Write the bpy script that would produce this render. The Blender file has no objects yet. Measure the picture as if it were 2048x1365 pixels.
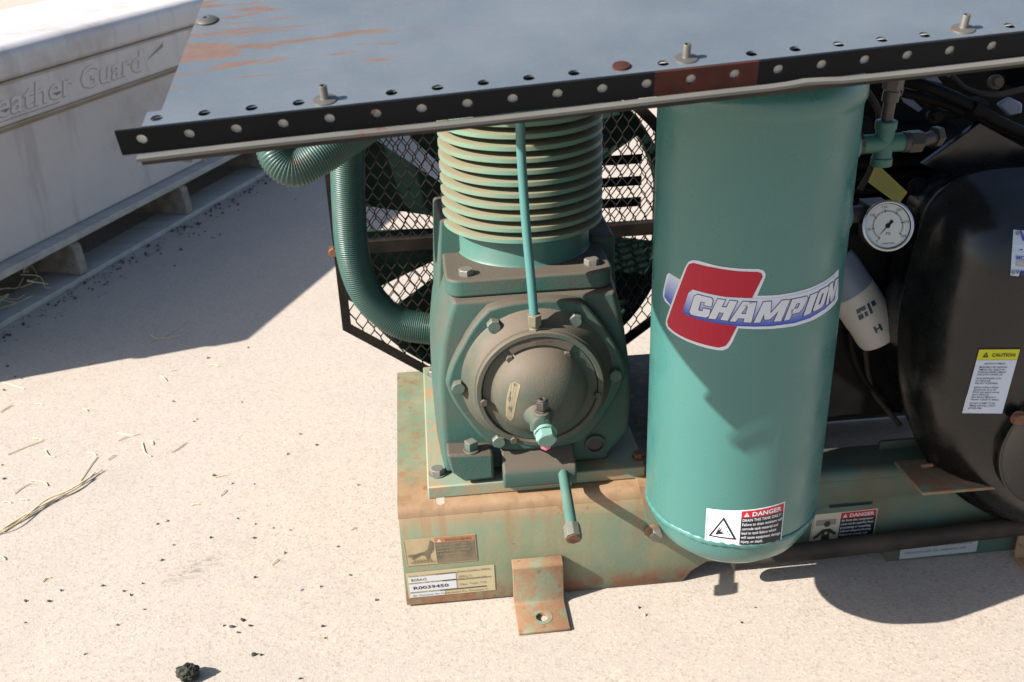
import bpy, bmesh, math, random
from mathutils import Vector as V, Matrix
from mathutils.bvhtree import BVHTree
from mathutils.geometry import tessellate_polygon
random.seed(7)
PI = math.pi
sc = bpy.context.scene
COL = sc.collection
# ------------------------------------------------------------------ camera
F = 2050.0
PITCH, YAW, ROLL = math.radians(26), math.radians(4.9), 0.036
CAM = V((0.0794, -1.4433, 1.2161))
fw = V((math.sin(YAW)*math.cos(PITCH), math.cos(YAW)*math.cos(PITCH), -math.sin(PITCH)))
rt0 = V((math.cos(YAW), -math.sin(YAW), 0)); up0 = rt0.cross(fw)
RT = rt0*math.cos(ROLL) - up0*math.sin(ROLL)
UP = up0*math.cos(ROLL) + rt0*math.sin(ROLL)
cd = bpy.data.cameras.new('camera'); cam = bpy.data.objects.new('camera', cd); COL.objects.link(cam)
m = Matrix((RT, UP, -fw)).transposed().to_4x4(); m.translation = CAM
cam.matrix_world = m
cd.sensor_width = 36; cd.lens = 36*F/2048; cd.clip_start = 0.05; cd.clip_end = 400
cd.dof.use_dof = True; cd.dof.focus_distance = 1.5; cd.dof.aperture_fstop = 9
sc.camera = cam
sc.render.resolution_x = 1024; sc.render.resolution_y = 682
# ------------------------------------------------------------------ light
L = V((0.80, 0.23, -0.60)).normalized()
elev = math.asin(-L.z)
w = bpy.data.worlds.new('World'); sc.world = w; w.use_nodes = True
nt = w.node_tree; nt.nodes.clear()
sky = nt.nodes.new('ShaderNodeTexSky'); sky.sky_type = 'NISHITA'; sky.sun_disc = False
sky.sun_elevation = elev
sky.sun_rotation = math.atan2(-L.x, -L.y)
sky.air_density = 1.0; sky.dust_density = 1.5; sky.ozone_density = 1.0
bg = nt.nodes.new('ShaderNodeBackground'); bg.inputs[1].default_value = 0.076
out = nt.nodes.new('ShaderNodeOutputWorld')
nt.links.new(sky.outputs[0], bg.inputs[0]); nt.links.new(bg.outputs[0], out.inputs[0])
sd = bpy.data.lights.new('sun', 'SUN'); sd.energy = 5.0; sd.angle = math.radians(0.53); sd.color = (1.0, 0.95, 0.87)
so = bpy.data.objects.new('sun', sd); COL.objects.link(so)
so.rotation_euler = L.to_track_quat('-Z', 'Y').to_euler()
sc.view_settings.view_transform = 'Standard'; sc.view_settings.look = 'None'
sc.view_settings.gamma = 1; sc.view_settings.use_curve_mapping = False
sc.view_settings.exposure = 1.55
# ------------------------------------------------------------------ helpers
def ray(px, py): return fw + RT*((px-1024)/F) - UP*((py-682.5)/F)
def YP(px, py, y): d = ray(px, py); return CAM + d*((y-CAM.y)/d.y)
def ZP(px, py, z): d = ray(px, py); return CAM + d*((z-CAM.z)/d.z)
def NP(px, py, P, n): d = ray(px, py); return CAM + d*(n.dot(P-CAM)/n.dot(d))

WL = {}
def empty(name, loc):
    o = bpy.data.objects.new(name, None); o.location = loc; o.empty_display_size = .05
    COL.objects.link(o); WL[o.name] = V(loc); return o
def tag(o, label=None, cat=None, group=None, kind=None):
    if label: o['label'] = label
    if cat: o['category'] = cat
    if group: o['group'] = group
    if kind: o['kind'] = kind
    return o
def place(o, parent, loc=(0, 0, 0)):
    loc = V(loc); COL.objects.link(o); WL[o.name] = loc
    if parent is not None:
        o.parent = parent; o.location = loc - WL[parent.name]
    else: o.location = loc
    return o
def obj(name, bm, mat, parent=None, loc=(0, 0, 0), smooth=40, bevel=0, bseg=2, label=None, kind=None):
    if isinstance(bm, bmesh.types.BMesh):
        bmesh.ops.recalc_face_normals(bm, faces=bm.faces)
        me = bpy.data.meshes.new(name); bm.to_mesh(me); bm.free()
    else: me = bm
    if not me.materials:
        for k in (mat if isinstance(mat, (list, tuple)) else [mat]): me.materials.append(k)
    if smooth:
        me.shade_smooth(); me.set_sharp_from_angle(angle=math.radians(smooth))
    o = place(bpy.data.objects.new(name, me), parent, loc)
    if bevel:
        b = o.modifiers.new('bevel', 'BEVEL'); b.width = bevel; b.segments = bseg; b.limit_method = 'ANGLE'; b.angle_limit = math.radians(35); b.harden_normals = False
    if label: o['label'] = label
    if kind: o['kind'] = kind
    return o
def B(): return bmesh.new()
def box(bm, a, b, rot=None, c=None):
    a, b = V(a), V(b)
    vs = []
    for i in (0, 1):
        for j in (0, 1):
            for k in (0, 1):
                p = V(((a, b)[i].x, (a, b)[j].y, (a, b)[k].z))
                if rot is not None: p = rot @ (p - c) + c
                vs.append(bm.verts.new(p))
    for f in ((0,1,3,2),(4,6,7,5),(0,4,5,1),(2,3,7,6),(0,2,6,4),(1,5,7,3)): bm.faces.new([vs[i] for i in f])
def frame(d):
    d = V(d).normalized(); a = V((0, 0, 1)) if abs(d.z) < .9 else V((1, 0, 0))
    u = d.cross(a).normalized(); return u, d.cross(u).normalized()
def rings(bm, rs, caps=True):
    vr = [[bm.verts.new(p) for p in r] for r in rs]
    n = len(vr[0])
    for a, b in zip(vr, vr[1:]):
        for i in range(n): bm.faces.new((a[i], a[(i+1) % n], b[(i+1) % n], b[i]))
    if caps: bm.faces.new(vr[0][::-1]); bm.faces.new(vr[-1])
    return vr
def lathe(bm, o, d, prof, seg=32, ph=0, caps=True):
    o = V(o); d = V(d).normalized(); u, v = frame(d)
    rings(bm, [[o + d*h + u*(max(r, 1e-5)*math.cos(2*PI*(i+ph)/seg)) + v*(max(r, 1e-5)*math.sin(2*PI*(i+ph)/seg)) for i in range(seg)] for r, h in prof], caps)
def cyl(bm, a, b, r, r2=None, seg=24, ph=0):
    a, b = V(a), V(b); lathe(bm, a, b-a, [(r, 0), (r if r2 is None else r2, (b-a).length)], seg, ph)
def spline(pts, n=12):
    pts = [V(p) for p in pts]; P = [2*pts[0]-pts[1]] + pts + [2*pts[-1]-pts[-2]]; o = []
    for i in range(1, len(P)-2):
        a, b, c, d = P[i-1:i+3]
        for k in range(n):
            t = k/n; o.append(.5*((2*b)+(c-a)*t+(2*a-5*b+4*c-d)*t*t+(3*b-a-3*c+d)*t**3))
    return o + [pts[-1]]
def resample(path, step):
    o = [path[0]]; acc = 0
    for a, b in zip(path, path[1:]):
        l = (b-a).length; t = step-acc
        while t <= l: o.append(a.lerp(b, t/l)); t += step
        acc = l-(t-step)
    return o
def tube(bm, path, r, seg=16, rf=None, caps=True):
    path = [V(p) for p in path]
    rs = []; t0 = (path[1]-path[0]).normalized(); u, v = frame(t0)
    for i, p in enumerate(path):
        t = (path[min(i+1, len(path)-1)]-path[max(i-1, 0)]).normalized()
        u = (u - t*u.dot(t)).normalized(); v = t.cross(u)
        rr = rf(i) if rf else r
        rs.append([p + u*rr*math.cos(2*PI*k/seg) + v*rr*math.sin(2*PI*k/seg) for k in range(seg)])
    rings(bm, rs, caps)
def prism(bm, pts, off):
    off = V(off); a = [bm.verts.new(V(p)) for p in pts]; b = [bm.verts.new(V(p)+off) for p in pts]; n = len(a)
    bm.faces.new(a); bm.faces.new(b[::-1])
    for i in range(n): bm.faces.new((a[i], b[i], b[(i+1) % n], a[(i+1) % n]))
def holeplate(bm, a0, a1, b0, b1, holes, mp, t, seg=16):
    """plate in (a,b) coordinates with round holes (a,b,r), mp(a,b,c) -> world, thickness t"""
    holes = sorted(holes); cuts = [a0]+[(p[0]+q[0])/2 for p, q in zip(holes, holes[1:])]+[a1]
    for (ha, hb, r), c0, c1 in zip(holes, cuts, cuts[1:]):
        angs = sorted([2*PI*k/seg for k in range(seg)] + [math.atan2(y-hb, x-ha) % (2*PI) for x in (c0, c1) for y in (b0, b1)])
        inn, outr = [], []
        for g in angs:
            cx, sx = math.cos(g), math.sin(g)
            tx = ((c1-ha)/cx if cx > 0 else (c0-ha)/cx) if abs(cx) > 1e-9 else 1e9
            ty = ((b1-hb)/sx if sx > 0 else (b0-hb)/sx) if abs(sx) > 1e-9 else 1e9
            q = min(tx, ty); inn.append((ha+r*cx, hb+r*sx)); outr.append((ha+q*cx, hb+q*sx))
        rs = [[bm.verts.new(mp(x, y, c)) for x, y in s] for s, c in ((inn, 0), (outr, 0), (inn, -t), (outr, -t))]
        n = len(angs)
        for i in range(n):
            j = (i+1) % n
            bm.faces.new((rs[0][i], rs[0][j], rs[1][j], rs[1][i])); bm.faces.new((rs[2][i], rs[2][j], rs[3][j], rs[3][i]))
            bm.faces.new((rs[0][i], rs[0][j], rs[2][j], rs[2][i]))
    for (x0, y0), (x1, y1) in (((a0, b0), (a1, b0)), ((a1, b0), (a1, b1)), ((a1, b1), (a0, b1)), ((a0, b1), (a0, b0))):
        bm.faces.new([bm.verts.new(mp(x, y, c)) for x, y, c in ((x0, y0, 0), (x1, y1, 0), (x1, y1, -t), (x0, y0, -t))])
def boolean(o, bms):
    """cut the meshes out of o (applied at build time)"""
    me = bpy.data.meshes.new('cutter'); bmesh.ops.recalc_face_normals(bms, faces=bms.faces); bms.to_mesh(me); bms.free()
    c = bpy.data.objects.new('cutter', me); COL.objects.link(c)
    c.location = WL[o.name]
    for v in me.vertices: v.co -= WL[o.name]
    md = o.modifiers.new('cut', 'BOOLEAN'); md.operation = 'DIFFERENCE'; md.object = c; md.solver = 'EXACT'
    bpy.context.view_layer.update()
    dg = bpy.context.evaluated_depsgraph_get()
    nm = bpy.data.meshes.new_from_object(o.evaluated_get(dg)); o.modifiers.remove(md); o.data = nm
    nm.shade_smooth(); nm.set_sharp_from_angle(angle=math.radians(40))
    bpy.data.objects.remove(c); bpy.data.meshes.remove(me)
# ------------------------------------------------------------------ materials
ALB = .63   # overall level of every base colour
def lin(c):
    if isinstance(c, str): c = [int(c[i:i+2], 16)/255 for i in (0, 2, 4)]; c = [x/12.92 if x <= .04045 else ((x+.055)/1.055)**2.4 for x in c]
    return (c[0]*ALB, c[1]*ALB, c[2]*ALB, 1)
class NT:
    def __init__(s, name):
        s.m = bpy.data.materials.new(name); s.m.use_nodes = True; s.t = s.m.node_tree
        s.p = s.t.nodes['Principled BSDF']; s.tc = s.t.nodes.new('ShaderNodeTexCoord')
    def n(s, k, **kw):
        nd = s.t.nodes.new(k)
        for a, b in kw.items(): setattr(nd, a, b)
        return nd
    def l(s, a, b): s.t.links.new(a, b)
    def val(s, sock, v):
        if isinstance(v, bpy.types.NodeSocket): s.l(v, sock)
        else: sock.default_value = v
    def map(s, scale=(1, 1, 1), loc=(0, 0, 0), rot=(0, 0, 0), src=None):
        q = s.n('ShaderNodeMapping'); s.l(src or s.tc.outputs['Object'], q.inputs[0])
        q.inputs['Scale'].default_value = scale; q.inputs['Location'].default_value = loc; q.inputs['Rotation'].default_value = rot; return q.outputs[0]
    def noise(s, scale, detail=4, rough=.55, vec=None, dist=0, out=0):
        q = s.n('ShaderNodeTexNoise'); q.inputs['Scale'].default_value = scale; q.inputs['Detail'].default_value = detail
        q.inputs['Roughness'].default_value = rough; q.inputs['Distortion'].default_value = dist
        s.l(vec or s.tc.outputs['Object'], q.inputs['Vector']); return q.outputs[out]
    def ramp(s, fac, a, b, ca=0, cb=1, smooth=True):
        q = s.n('ShaderNodeMapRange'); q.interpolation_type = 'SMOOTHSTEP' if smooth else 'LINEAR'
        s.val(q.inputs[0], fac); 
        for i, x in enumerate((a, b, ca, cb)): q.inputs[i+1].default_value = x
        return q.outputs[0]
    def math(s, op, a, b=0.0, c=0.0):
        q = s.n('ShaderNodeMath', operation=op); s.val(q.inputs[0], a); s.val(q.inputs[1], b); s.val(q.inputs[2], c); return q.outputs[0]
    def mix(s, f, a, b):
        q = s.n('ShaderNodeMix', data_type='RGBA'); s.val(q.inputs[0], f); s.val(q.inputs[6], a if isinstance(a, bpy.types.NodeSocket) else lin(a)); s.val(q.inputs[7], b if isinstance(b, bpy.types.NodeSocket) else lin(b)); return q.outputs[2]
    def bump(s, h, dist, strength=1, prev=None):
        q = s.n('ShaderNodeBump'); q.inputs['Distance'].default_value = dist; q.inputs['Strength'].default_value = strength
        s.l(h, q.inputs['Height'])
        if prev: s.l(prev, q.inputs['Normal'])
        s.l(q.outputs[0], s.p.inputs['Normal']); return q.outputs[0]
    def sep(s, sock):
        q = s.n('ShaderNodeSeparateXYZ'); s.l(sock, q.inputs[0]); return q.outputs
    def fin(s, col, rough=.5, metal=0, spec=.5, film=.10):
        s.val(s.p.inputs['Base Color'], col if isinstance(col, bpy.types.NodeSocket) else lin(col))
        s.val(s.p.inputs['Roughness'], rough); s.val(s.p.inputs['Metallic'], metal); s.p.inputs['Specular IOR Level'].default_value = spec
        return s.m
def paint(name, c1, c2, rough=.4, dust=0.0, dustc='8a7a68', rust=0.0, rustc='5a3018', cast=0.0, nscale=6, film=0.0, metal=0.0, spec=.35):
    t = NT(name)
    col = t.mix(t.ramp(t.noise(nscale, 5), .35, .7), c1, c2)
    if film:   # thin dry dirt film everywhere, patchy
        col = t.mix(t.math('MULTIPLY', t.ramp(t.noise(14, 6, .65), .3, .7), film), col, dustc)
    if dust:   # dust settled on upward faces
        nz = t.sep(t.n('ShaderNodeNewGeometry').outputs['Normal'])[2]
        dm = t.math('MULTIPLY', t.ramp(t.math('ADD', nz, t.math('MULTIPLY', t.noise(30, 5), .5)), .35, 1.0), dust)
        col = t.mix(dm, col, dustc)
    if rust:
        rm = t.ramp(t.noise(11, 9, .68), .62-.22*rust, .70-.16*rust)
        col = t.mix(rm, col, t.mix(t.noise(60, 5), rustc, '844a28'))
    rr = t.ramp(t.noise(20, 4), .3, .7, rough-.06, rough+.12)
    if cast:
        h = t.math('ADD', t.math('MULTIPLY', t.noise(430, 3, .6), 1.0), t.math('MULTIPLY', t.noise(60, 4), .35))
        t.bump(h, .0009*cast, .7)
    else: t.bump(t.noise(90, 3), .0002, .35)
    return t.fin(col, rr, metal, spec)
MT = {}
MT['tank'] = paint('tank_green_paint', (.056, .190, .172), (.062, .199, .180), rough=.30, spec=0.5)
MT['cast'] = paint('dusty_cast_green', (0.0379, 0.1106, 0.0948), (0.0538, 0.1360, 0.1106), rough=.55, dust=.95, dustc=(0.1170, 0.0948, 0.0746), film=.60, cast=1.0, spec=0.15)
MT['cover'] = paint('grimy_cover_paint', (0.0478, 0.0904, 0.0744), (0.0904, 0.0904, 0.0659), rough=.6, dust=.95, dustc=(0.1594, 0.1275, 0.0978), film=.45, cast=.8, spec=.15)
MT['fins'] = paint('fin_green', (.11, .26, .21), (.17, .30, .215), rough=.5, dust=.8, dustc=(.25, .205, .13), film=.55, spec=.2, cast=.4)
MT['collar'] = paint('collar_green', (0.0465, 0.1612, 0.1395), (0.0558, 0.1798, 0.1519), rough=.4, film=.25)
MT['tubeg'] = paint('tube_green', (0.0720, 0.2040, 0.1980), (0.0840, 0.2280, 0.2160), rough=.35)
MT['hose'] = paint('hose_green', (0.0281, 0.0865, 0.0748), (0.0351, 0.1028, 0.0865), rough=.42, film=.18, rust=.05, dustc=(0.1169, 0.1169, 0.0935))
MT['bolt'] = paint('bolt_painted', (0.0420, 0.1190, 0.1050), (0.1400, 0.1330, 0.1050), rough=.45, dust=.5, dustc=(0.2100, 0.1820, 0.1400), film=.3, nscale=40, spec=0.25)
MT['boltz'] = paint('bolt_zinc', (0.2880, 0.2880, 0.2640), (0.3600, 0.3520, 0.3200), rough=.45, dust=.3, film=.3, metal=.5)
MT['rustbolt'] = paint('bolt_rusty', (.22, .10, .05), (.12, .05, .03), rough=.8, nscale=50)
MT['grime'] = paint('grime_metal', (0.0800, 0.0680, 0.0560), (0.1280, 0.1040, 0.0800), rough=.7, dust=.6, dustc=(0.2000, 0.1600, 0.1200), cast=.5, spec=0.1)
MT['meshblack'] = paint('mesh_black', (0.0105, 0.0091, 0.0084), (0.0262, 0.0182, 0.0133), rough=.55, nscale=25, spec=0.12)
MT['black'] = paint('black_paint', (.0040, .0045, .0060), (.0070, .0070, .0080), rough=.22, dust=.15, dustc=(.030, .026, .022), film=.25, spec=.4)
MT['blackdull'] = paint('black_dull', (0.0060, 0.0060, 0.0066), (0.0120, 0.0114, 0.0108), rough=.55, nscale=20, spec=0.08)
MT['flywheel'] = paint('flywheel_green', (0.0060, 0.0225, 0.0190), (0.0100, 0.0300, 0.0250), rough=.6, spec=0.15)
MT['white'] = paint('filter_white', (.55, .52, .47), (.62, .58, .52), rough=.4)
MT['filtergrey'] = paint('filter_blue_grey', (.20, .235, .30), (.22, .25, .31), rough=.4)
MT['brass'] = paint('fitting_grey', (0.0630, 0.0560, 0.0525), (0.1050, 0.0910, 0.0840), rough=.45, metal=.4)
MT['glass'] = paint('sight_glass', (.008, .008, .010), (.012, .010, .011), rough=.12)
MT['pipe'] = paint('rubber_pipe', (0.0216, 0.0202, 0.0194), (0.0612, 0.0504, 0.0396), rough=.6, dust=.35, dustc=(0.1152, 0.0936, 0.0720), nscale=10, spec=0.15)
MT['yellow'] = paint('tag_yellow', (0.2250, 0.2150, 0.0300), (0.2500, 0.2350, 0.0400), rough=.5)
MT['red'] = paint('plastic_red', (.65, .05, .09), (.6, .05, .09), rough=.4)

MT['meshwire'] = paint('mesh_wire', (.040, .034, .030), (.080, .062, .048), rough=.5, nscale=25, spec=.3)
def mat_base():
    t = NT('weathered_green_base')
    g = t.mix(t.ramp(t.noise(4, 5), .25, .75), (.195, .215, .125), (.150, .215, .145))
    g = t.mix(t.math('MULTIPLY', t.ramp(t.noise(7, 8, .7), .42, .75), .7), g, (.30, .255, .15))
    v = t.map((14, 14, 3)); 
    g = t.mix(t.math('MULTIPLY', t.ramp(t.noise(3, 6, .6, v), .5, .75), .55), g, (.32, .22, .12))
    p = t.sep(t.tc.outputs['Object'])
    g = t.mix(t.ramp(p[0], .56, .68), g, t.mix(t.ramp(t.noise(10, 6, .65), .4, .65), (.070, .130, .100), (.10, .105, .065)))  # darker green right of the tank: the tank's shadow is painted in
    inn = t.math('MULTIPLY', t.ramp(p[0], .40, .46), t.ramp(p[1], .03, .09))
    g = t.mix(t.math('MULTIPLY', inn, .85), g, (.045, .038, .030))  # deck behind the tank darkened with grime and painted shade
    # orange bleed along the fold under the pump and rust along the cut lower edge
    fold = t.math('MULTIPLY', t.math('MULTIPLY', t.ramp(p[2], .150, .205), t.ramp(p[1], .17, .05)), t.ramp(p[0], .66, .45))
    g = t.mix(t.math('MULTIPLY', fold, t.ramp(t.noise(13, 8, .7), .30, .48)), g, t.mix(t.noise(26, 6), (.27, .135, .065), (.38, .26, .15)))
    drip = t.math('MULTIPLY', t.math('MULTIPLY', t.ramp(p[2], .05, .19), t.ramp(t.noise(1, 6, .6, t.map((45, 45, 4))), .50, .62)), t.ramp(p[0], .66, .45))
    g = t.mix(t.math('MULTIPLY', drip, .7), g, (.26, .15, .075))
    low = t.math('MULTIPLY', t.math('MULTIPLY', t.ramp(p[2], .05, .012), t.ramp(p[0], .7, .5)), t.ramp(t.noise(30, 8, .7), .35, .55))
    g = t.mix(low, g, t.mix(t.noise(90, 4), (.13, .055, .03), (.36, .17, .08)))
    sp = t.ramp(t.noise(30, 10, .8), .60, .62)
    g = t.mix(sp, g, (.24, .10, .055))
    t.bump(t.noise(120, 5), .0006, .6)
    return t.fin(g, t.ramp(t.noise(12), .3, .7, .42, .7))
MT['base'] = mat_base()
def mat_rustplate():
    t = NT('rusty_foot_paint')
    g = t.mix(t.ramp(t.noise(22, 9, .72), .38, .54), (.20, .21, .13), (.27, .14, .07))
    g = t.mix(t.ramp(t.noise(50, 8, .7), .58, .66), g, (.20, .08, .04))
    g = t.mix(t.ramp(t.noise(24, 6), .55, .75), g, (.34, .23, .14))
    t.bump(t.noise(150, 5), .0007, .7)
    return t.fin(g, .75)
MT['foot'] = mat_rustplate()
def mat_plate():
    t = NT('pale_pump_plate')
    g = t.mix(t.ramp(t.noise(9, 6), .4, .6), (.25, .30, .21), (.20, .27, .20))
    g = t.mix(t.ramp(t.noise(18, 8, .65), .44, .60), g, (.36, .25, .14))
    t.bump(t.noise(120, 5), .0005, .6)
    return t.fin(g, .6)
MT['plate'] = mat_plate()

# panel frame (defined early: its paint needs the sheet's own axes)
e1 = V((1, .02, .049)).normalized()
e2r = V((.035, 1, .27)).normalized()
PN = e1.cross(e2r).normalized()
PC = YP(292, 257, -.462)
e2 = e2r
def PM(a, b, c=0): return PC + e1*a + e2*b + PN*c
def PAB(px, py, c=0):
    P = NP(px, py, PC+PN*c, PN) - PC
    G = [[e1.dot(e1), e1.dot(e2)], [e1.dot(e2), e2.dot(e2)]]; r = [P.dot(e1), P.dot(e2)]
    D = G[0][0]*G[1][1]-G[0][1]**2
    return ((r[0]*G[1][1]-r[1]*G[0][1])/D, (r[1]*G[0][0]-r[0]*G[0][1])/D)
def mat_panel():
    t = NT('grey_panel_paint')
    base = t.mix(t.ramp(t.noise(4, 6), .35, .65), (.100, .120, .142), (.132, .152, .174))
    base = t.mix(t.math('MULTIPLY', t.ramp(t.noise(700, 2), .6, .75), .25), base, (.42, .44, .45))
    # streaky rust lines running along the sheet
    p = t.sep(t.tc.outputs['Object'])
    st = t.noise(1, 7, .62, t.map((7, 48, 48), (3.3, 1.2, .4), (0, 0, -.06)), .6)
    left = t.ramp(p[0], .34, -.14, .0, 1.0)
    far = t.ramp(p[1], -.435, -.37)
    amt = t.math('MULTIPLY', left, far)
    thr = t.math('SUBTRACT', st, t.math('MULTIPLY', t.math('SUBTRACT', 1.0, amt), .20))
    rm = t.ramp(thr, .515, .56)
    base = t.mix(t.math('MULTIPLY', rm, .85), base, t.mix(t.noise(80, 5), (.13, .068, .040), (.21, .125, .080)))
    sp = t.ramp(t.noise(26, 6, .7, t.map((1, 1, 1), (5, 3, 1))), .70, .74)
    base = t.mix(t.math('MULTIPLY', sp, .7), base, (.22, .13, .08))
    edge = t.ramp(p[0], -.165, -.195)
    base = t.mix(t.math('MULTIPLY', edge, t.ramp(t.noise(26, 5), .42, .55)), base, (.33, .18, .11))
    t.bump(t.noise(9, 4), .002, .4)
    return t.fin(base, t.ramp(t.noise(30, 4), .3, .7, .34, .48), .0, .4)
MT['panel'] = mat_panel()
MT['panelface'] = paint('panel_black_face', (0.0088, 0.0099, 0.0116), (0.0132, 0.0138, 0.0154), rough=.5, spec=0.06)
MT['lip'] = paint('lip_grey', (0.1200, 0.1200, 0.1140), (0.1560, 0.1500, 0.1380), rough=.5, rust=.08)
MT['inner'] = paint('inner_sunlit_white', (0.8100, 0.7830, 0.7155), (0.8910, 0.8370, 0.7425), rough=.6, rust=.1, rustc='a87848')  # near-white colour stands in for sunlit discs behind the holes
MT['rustband'] = paint('rust_band', (0.0715, 0.0248, 0.0193), (0.0495, 0.0193, 0.0165), rough=.75, nscale=45, spec=0.08)
MT['stud'] = paint('stud_steel', (0.1386, 0.1344, 0.1218), (0.1764, 0.1638, 0.1428), rough=.45, metal=.5, rust=.05)

def mat_concrete():
    t = NT('concrete')
    a = t.mix(t.ramp(t.noise(1.2, 6), .3, .7), (.485, .415, .350), (.455, .398, .345))
    g = t.n('ShaderNodeTexVoronoi'); g.inputs['Scale'].default_value = 240; t.l(t.tc.outputs['Object'], g.inputs['Vector'])
    ss = t.sep(g.outputs['Color'])
    a = t.mix(t.math('MULTIPLY', t.ramp(ss[0], .55, .95, smooth=False), .55), a, (.60, .51, .41))
    a = t.mix(t.math('MULTIPLY', t.ramp(ss[1], .80, .95), .55), a, (.33, .265, .215))
    a = t.mix(t.math('MULTIPLY', t.ramp(t.noise(170, 4, .7), .58, .72), .45), a, (.31, .245, .19))
    a = t.mix(t.math('MULTIPLY', t.ramp(t.noise(7, 7, .6), .52, .75), .22), a, (.33, .29, .25))
    a = t.mix(t.math('MULTIPLY', t.ramp(t.noise(2.3, 8, .65, t.map((1, 1, 1), (7, 2, 0))), .50, .72), .30), a, (.36, .33, .30))
    a = t.mix(t.math('MULTIPLY', t.ramp(t.noise(55, 5, .7), .66, .74), .6), a, (.29, .25, .21))
    # scuffed tyre marks at the lower left
    c = ZP(385, 1140, 0)
    q = t.map((1/.075, 1/.026, 1), (0, 0, 0), (0, 0, 0))
    v = t.n('ShaderNodeMapping'); v.vector_type = 'TEXTURE'; t.l(t.tc.outputs['Object'], v.inputs[0])
    v.inputs['Location'].default_value = (c.x, c.y, 0); v.inputs['Rotation'].default_value = (0, 0, .62); v.inputs['Scale'].default_value = (.085, .035, 1)
    ln = t.n('ShaderNodeVectorMath', operation='LENGTH'); t.l(v.outputs[0], ln.inputs[0])
    band = t.math('MULTIPLY', t.ramp(ln.outputs['Value'], 1.0, .2), t.ramp(t.noise(90, 6, .75, t.map((.5, 1.2, 1), (0, 0, 0), (0, 0, -.62))), .44, .62))
    a = t.mix(t.math('MULTIPLY', band, .75), a, (.16, .14, .115))
    h = t.math('ADD', t.math('MULTIPLY', g.outputs['Distance'], .5), t.noise(420, 4, .7))
    t.bump(h, .0008, .7)
    return t.fin(a, .85, 0, .3)
MT['concrete'] = mat_concrete()
def mat_wood():
    t = NT('weathered_wood')
    v = t.map((2, 26, 26), rot=(0, 0, -1.17))
    a = t.mix(t.ramp(t.noise(1, 7, .6, v), .3, .7), (.42, .395, .36), (.56, .52, .46))
    t.bump(t.noise(2, 6, .6, v), .002, .7)
    return t.fin(a, .8)
MT['wood'] = mat_wood()
MT['wooddark'] = paint('wood_block', (0.2890, 0.2465, 0.2040), (0.4590, 0.3995, 0.3400), rough=.85, nscale=25, cast=1, spec=0.1)
def mat_toolbox():
    t = NT('toolbox_paint')
    a = t.mix(t.ramp(t.noise(2.2, 6), .35, .65), (.60, .56, .55), (.68, .63, .60))
    v = t.map((9, 9, 1.3))
    a = t.mix(t.math('MULTIPLY', t.ramp(t.noise(1.3, 7, .65, v), .52, .68), .40), a, (.36, .32, .29))
    a = t.mix(t.math('MULTIPLY', t.ramp(t.noise(3.5, 8, .7), .48, .66), .5), a, (.42, .35, .295))
    a = t.mix(t.math('MULTIPLY', t.ramp(t.noise(1, 6, .7, t.map((60, 60, 8))), .70, .76), .6), a, (.75, .72, .70))
    a = t.mix(t.math('MULTIPLY', t.ramp(t.noise(5, 8, .7), .60, .68), .45), a, (.62, .60, .58))
    a = t.mix(t.math('MULTIPLY', t.ramp(t.noise(16, 8, .75, t.map((2, 2, .7))), .66, .72), .7), a, (.16, .14, .16))
    t.bump(t.noise(25, 5), .0015, .4)
    return t.fin(a, .45)
MT['toolbox'] = mat_toolbox()
MT['boxletter'] = paint('faded_lettering', (.30, .28, .285), (.38, .35, .34), rough=.5)
MT['crease'] = paint('ochre_crease', (.36, .28, .19), (.42, .36, .29), rough=.7)
MT['pebble'] = paint('pebble', (.075, .072, .07), (.17, .16, .15), rough=.85, nscale=60, spec=0.1)
MT['pebblel'] = paint('pebble_pale', (.33, .32, .31), (.42, .40, .37), rough=.85, nscale=60)
MT['clod'] = paint('asphalt_clod', (.030, .033, .028), (.08, .08, .06), rough=.9, nscale=120, cast=2, spec=0.1)
MT['straw'] = paint('straw', (0.7425, 0.5805, 0.3240), (0.8910, 0.7425, 0.4860), rough=.7, nscale=30)
def mat_decal():
    t = NT('printed_decal'); q = t.n('ShaderNodeVertexColor'); q.layer_name = 'Col'
    return t.fin(q.outputs['Color'], .30, 0, .3)
MT['decal'] = mat_decal()
def mat_decal_w():
    t = NT('weathered_decal'); q = t.n('ShaderNodeVertexColor'); q.layer_name = 'Col'
    a = t.mix(t.math('MULTIPLY', t.ramp(t.noise(28, 6, .6), .35, .65), .45), q.outputs['Color'], (.36, .26, .13))
    return t.fin(a, .5)
MT['decalw'] = mat_decal_w()
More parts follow.
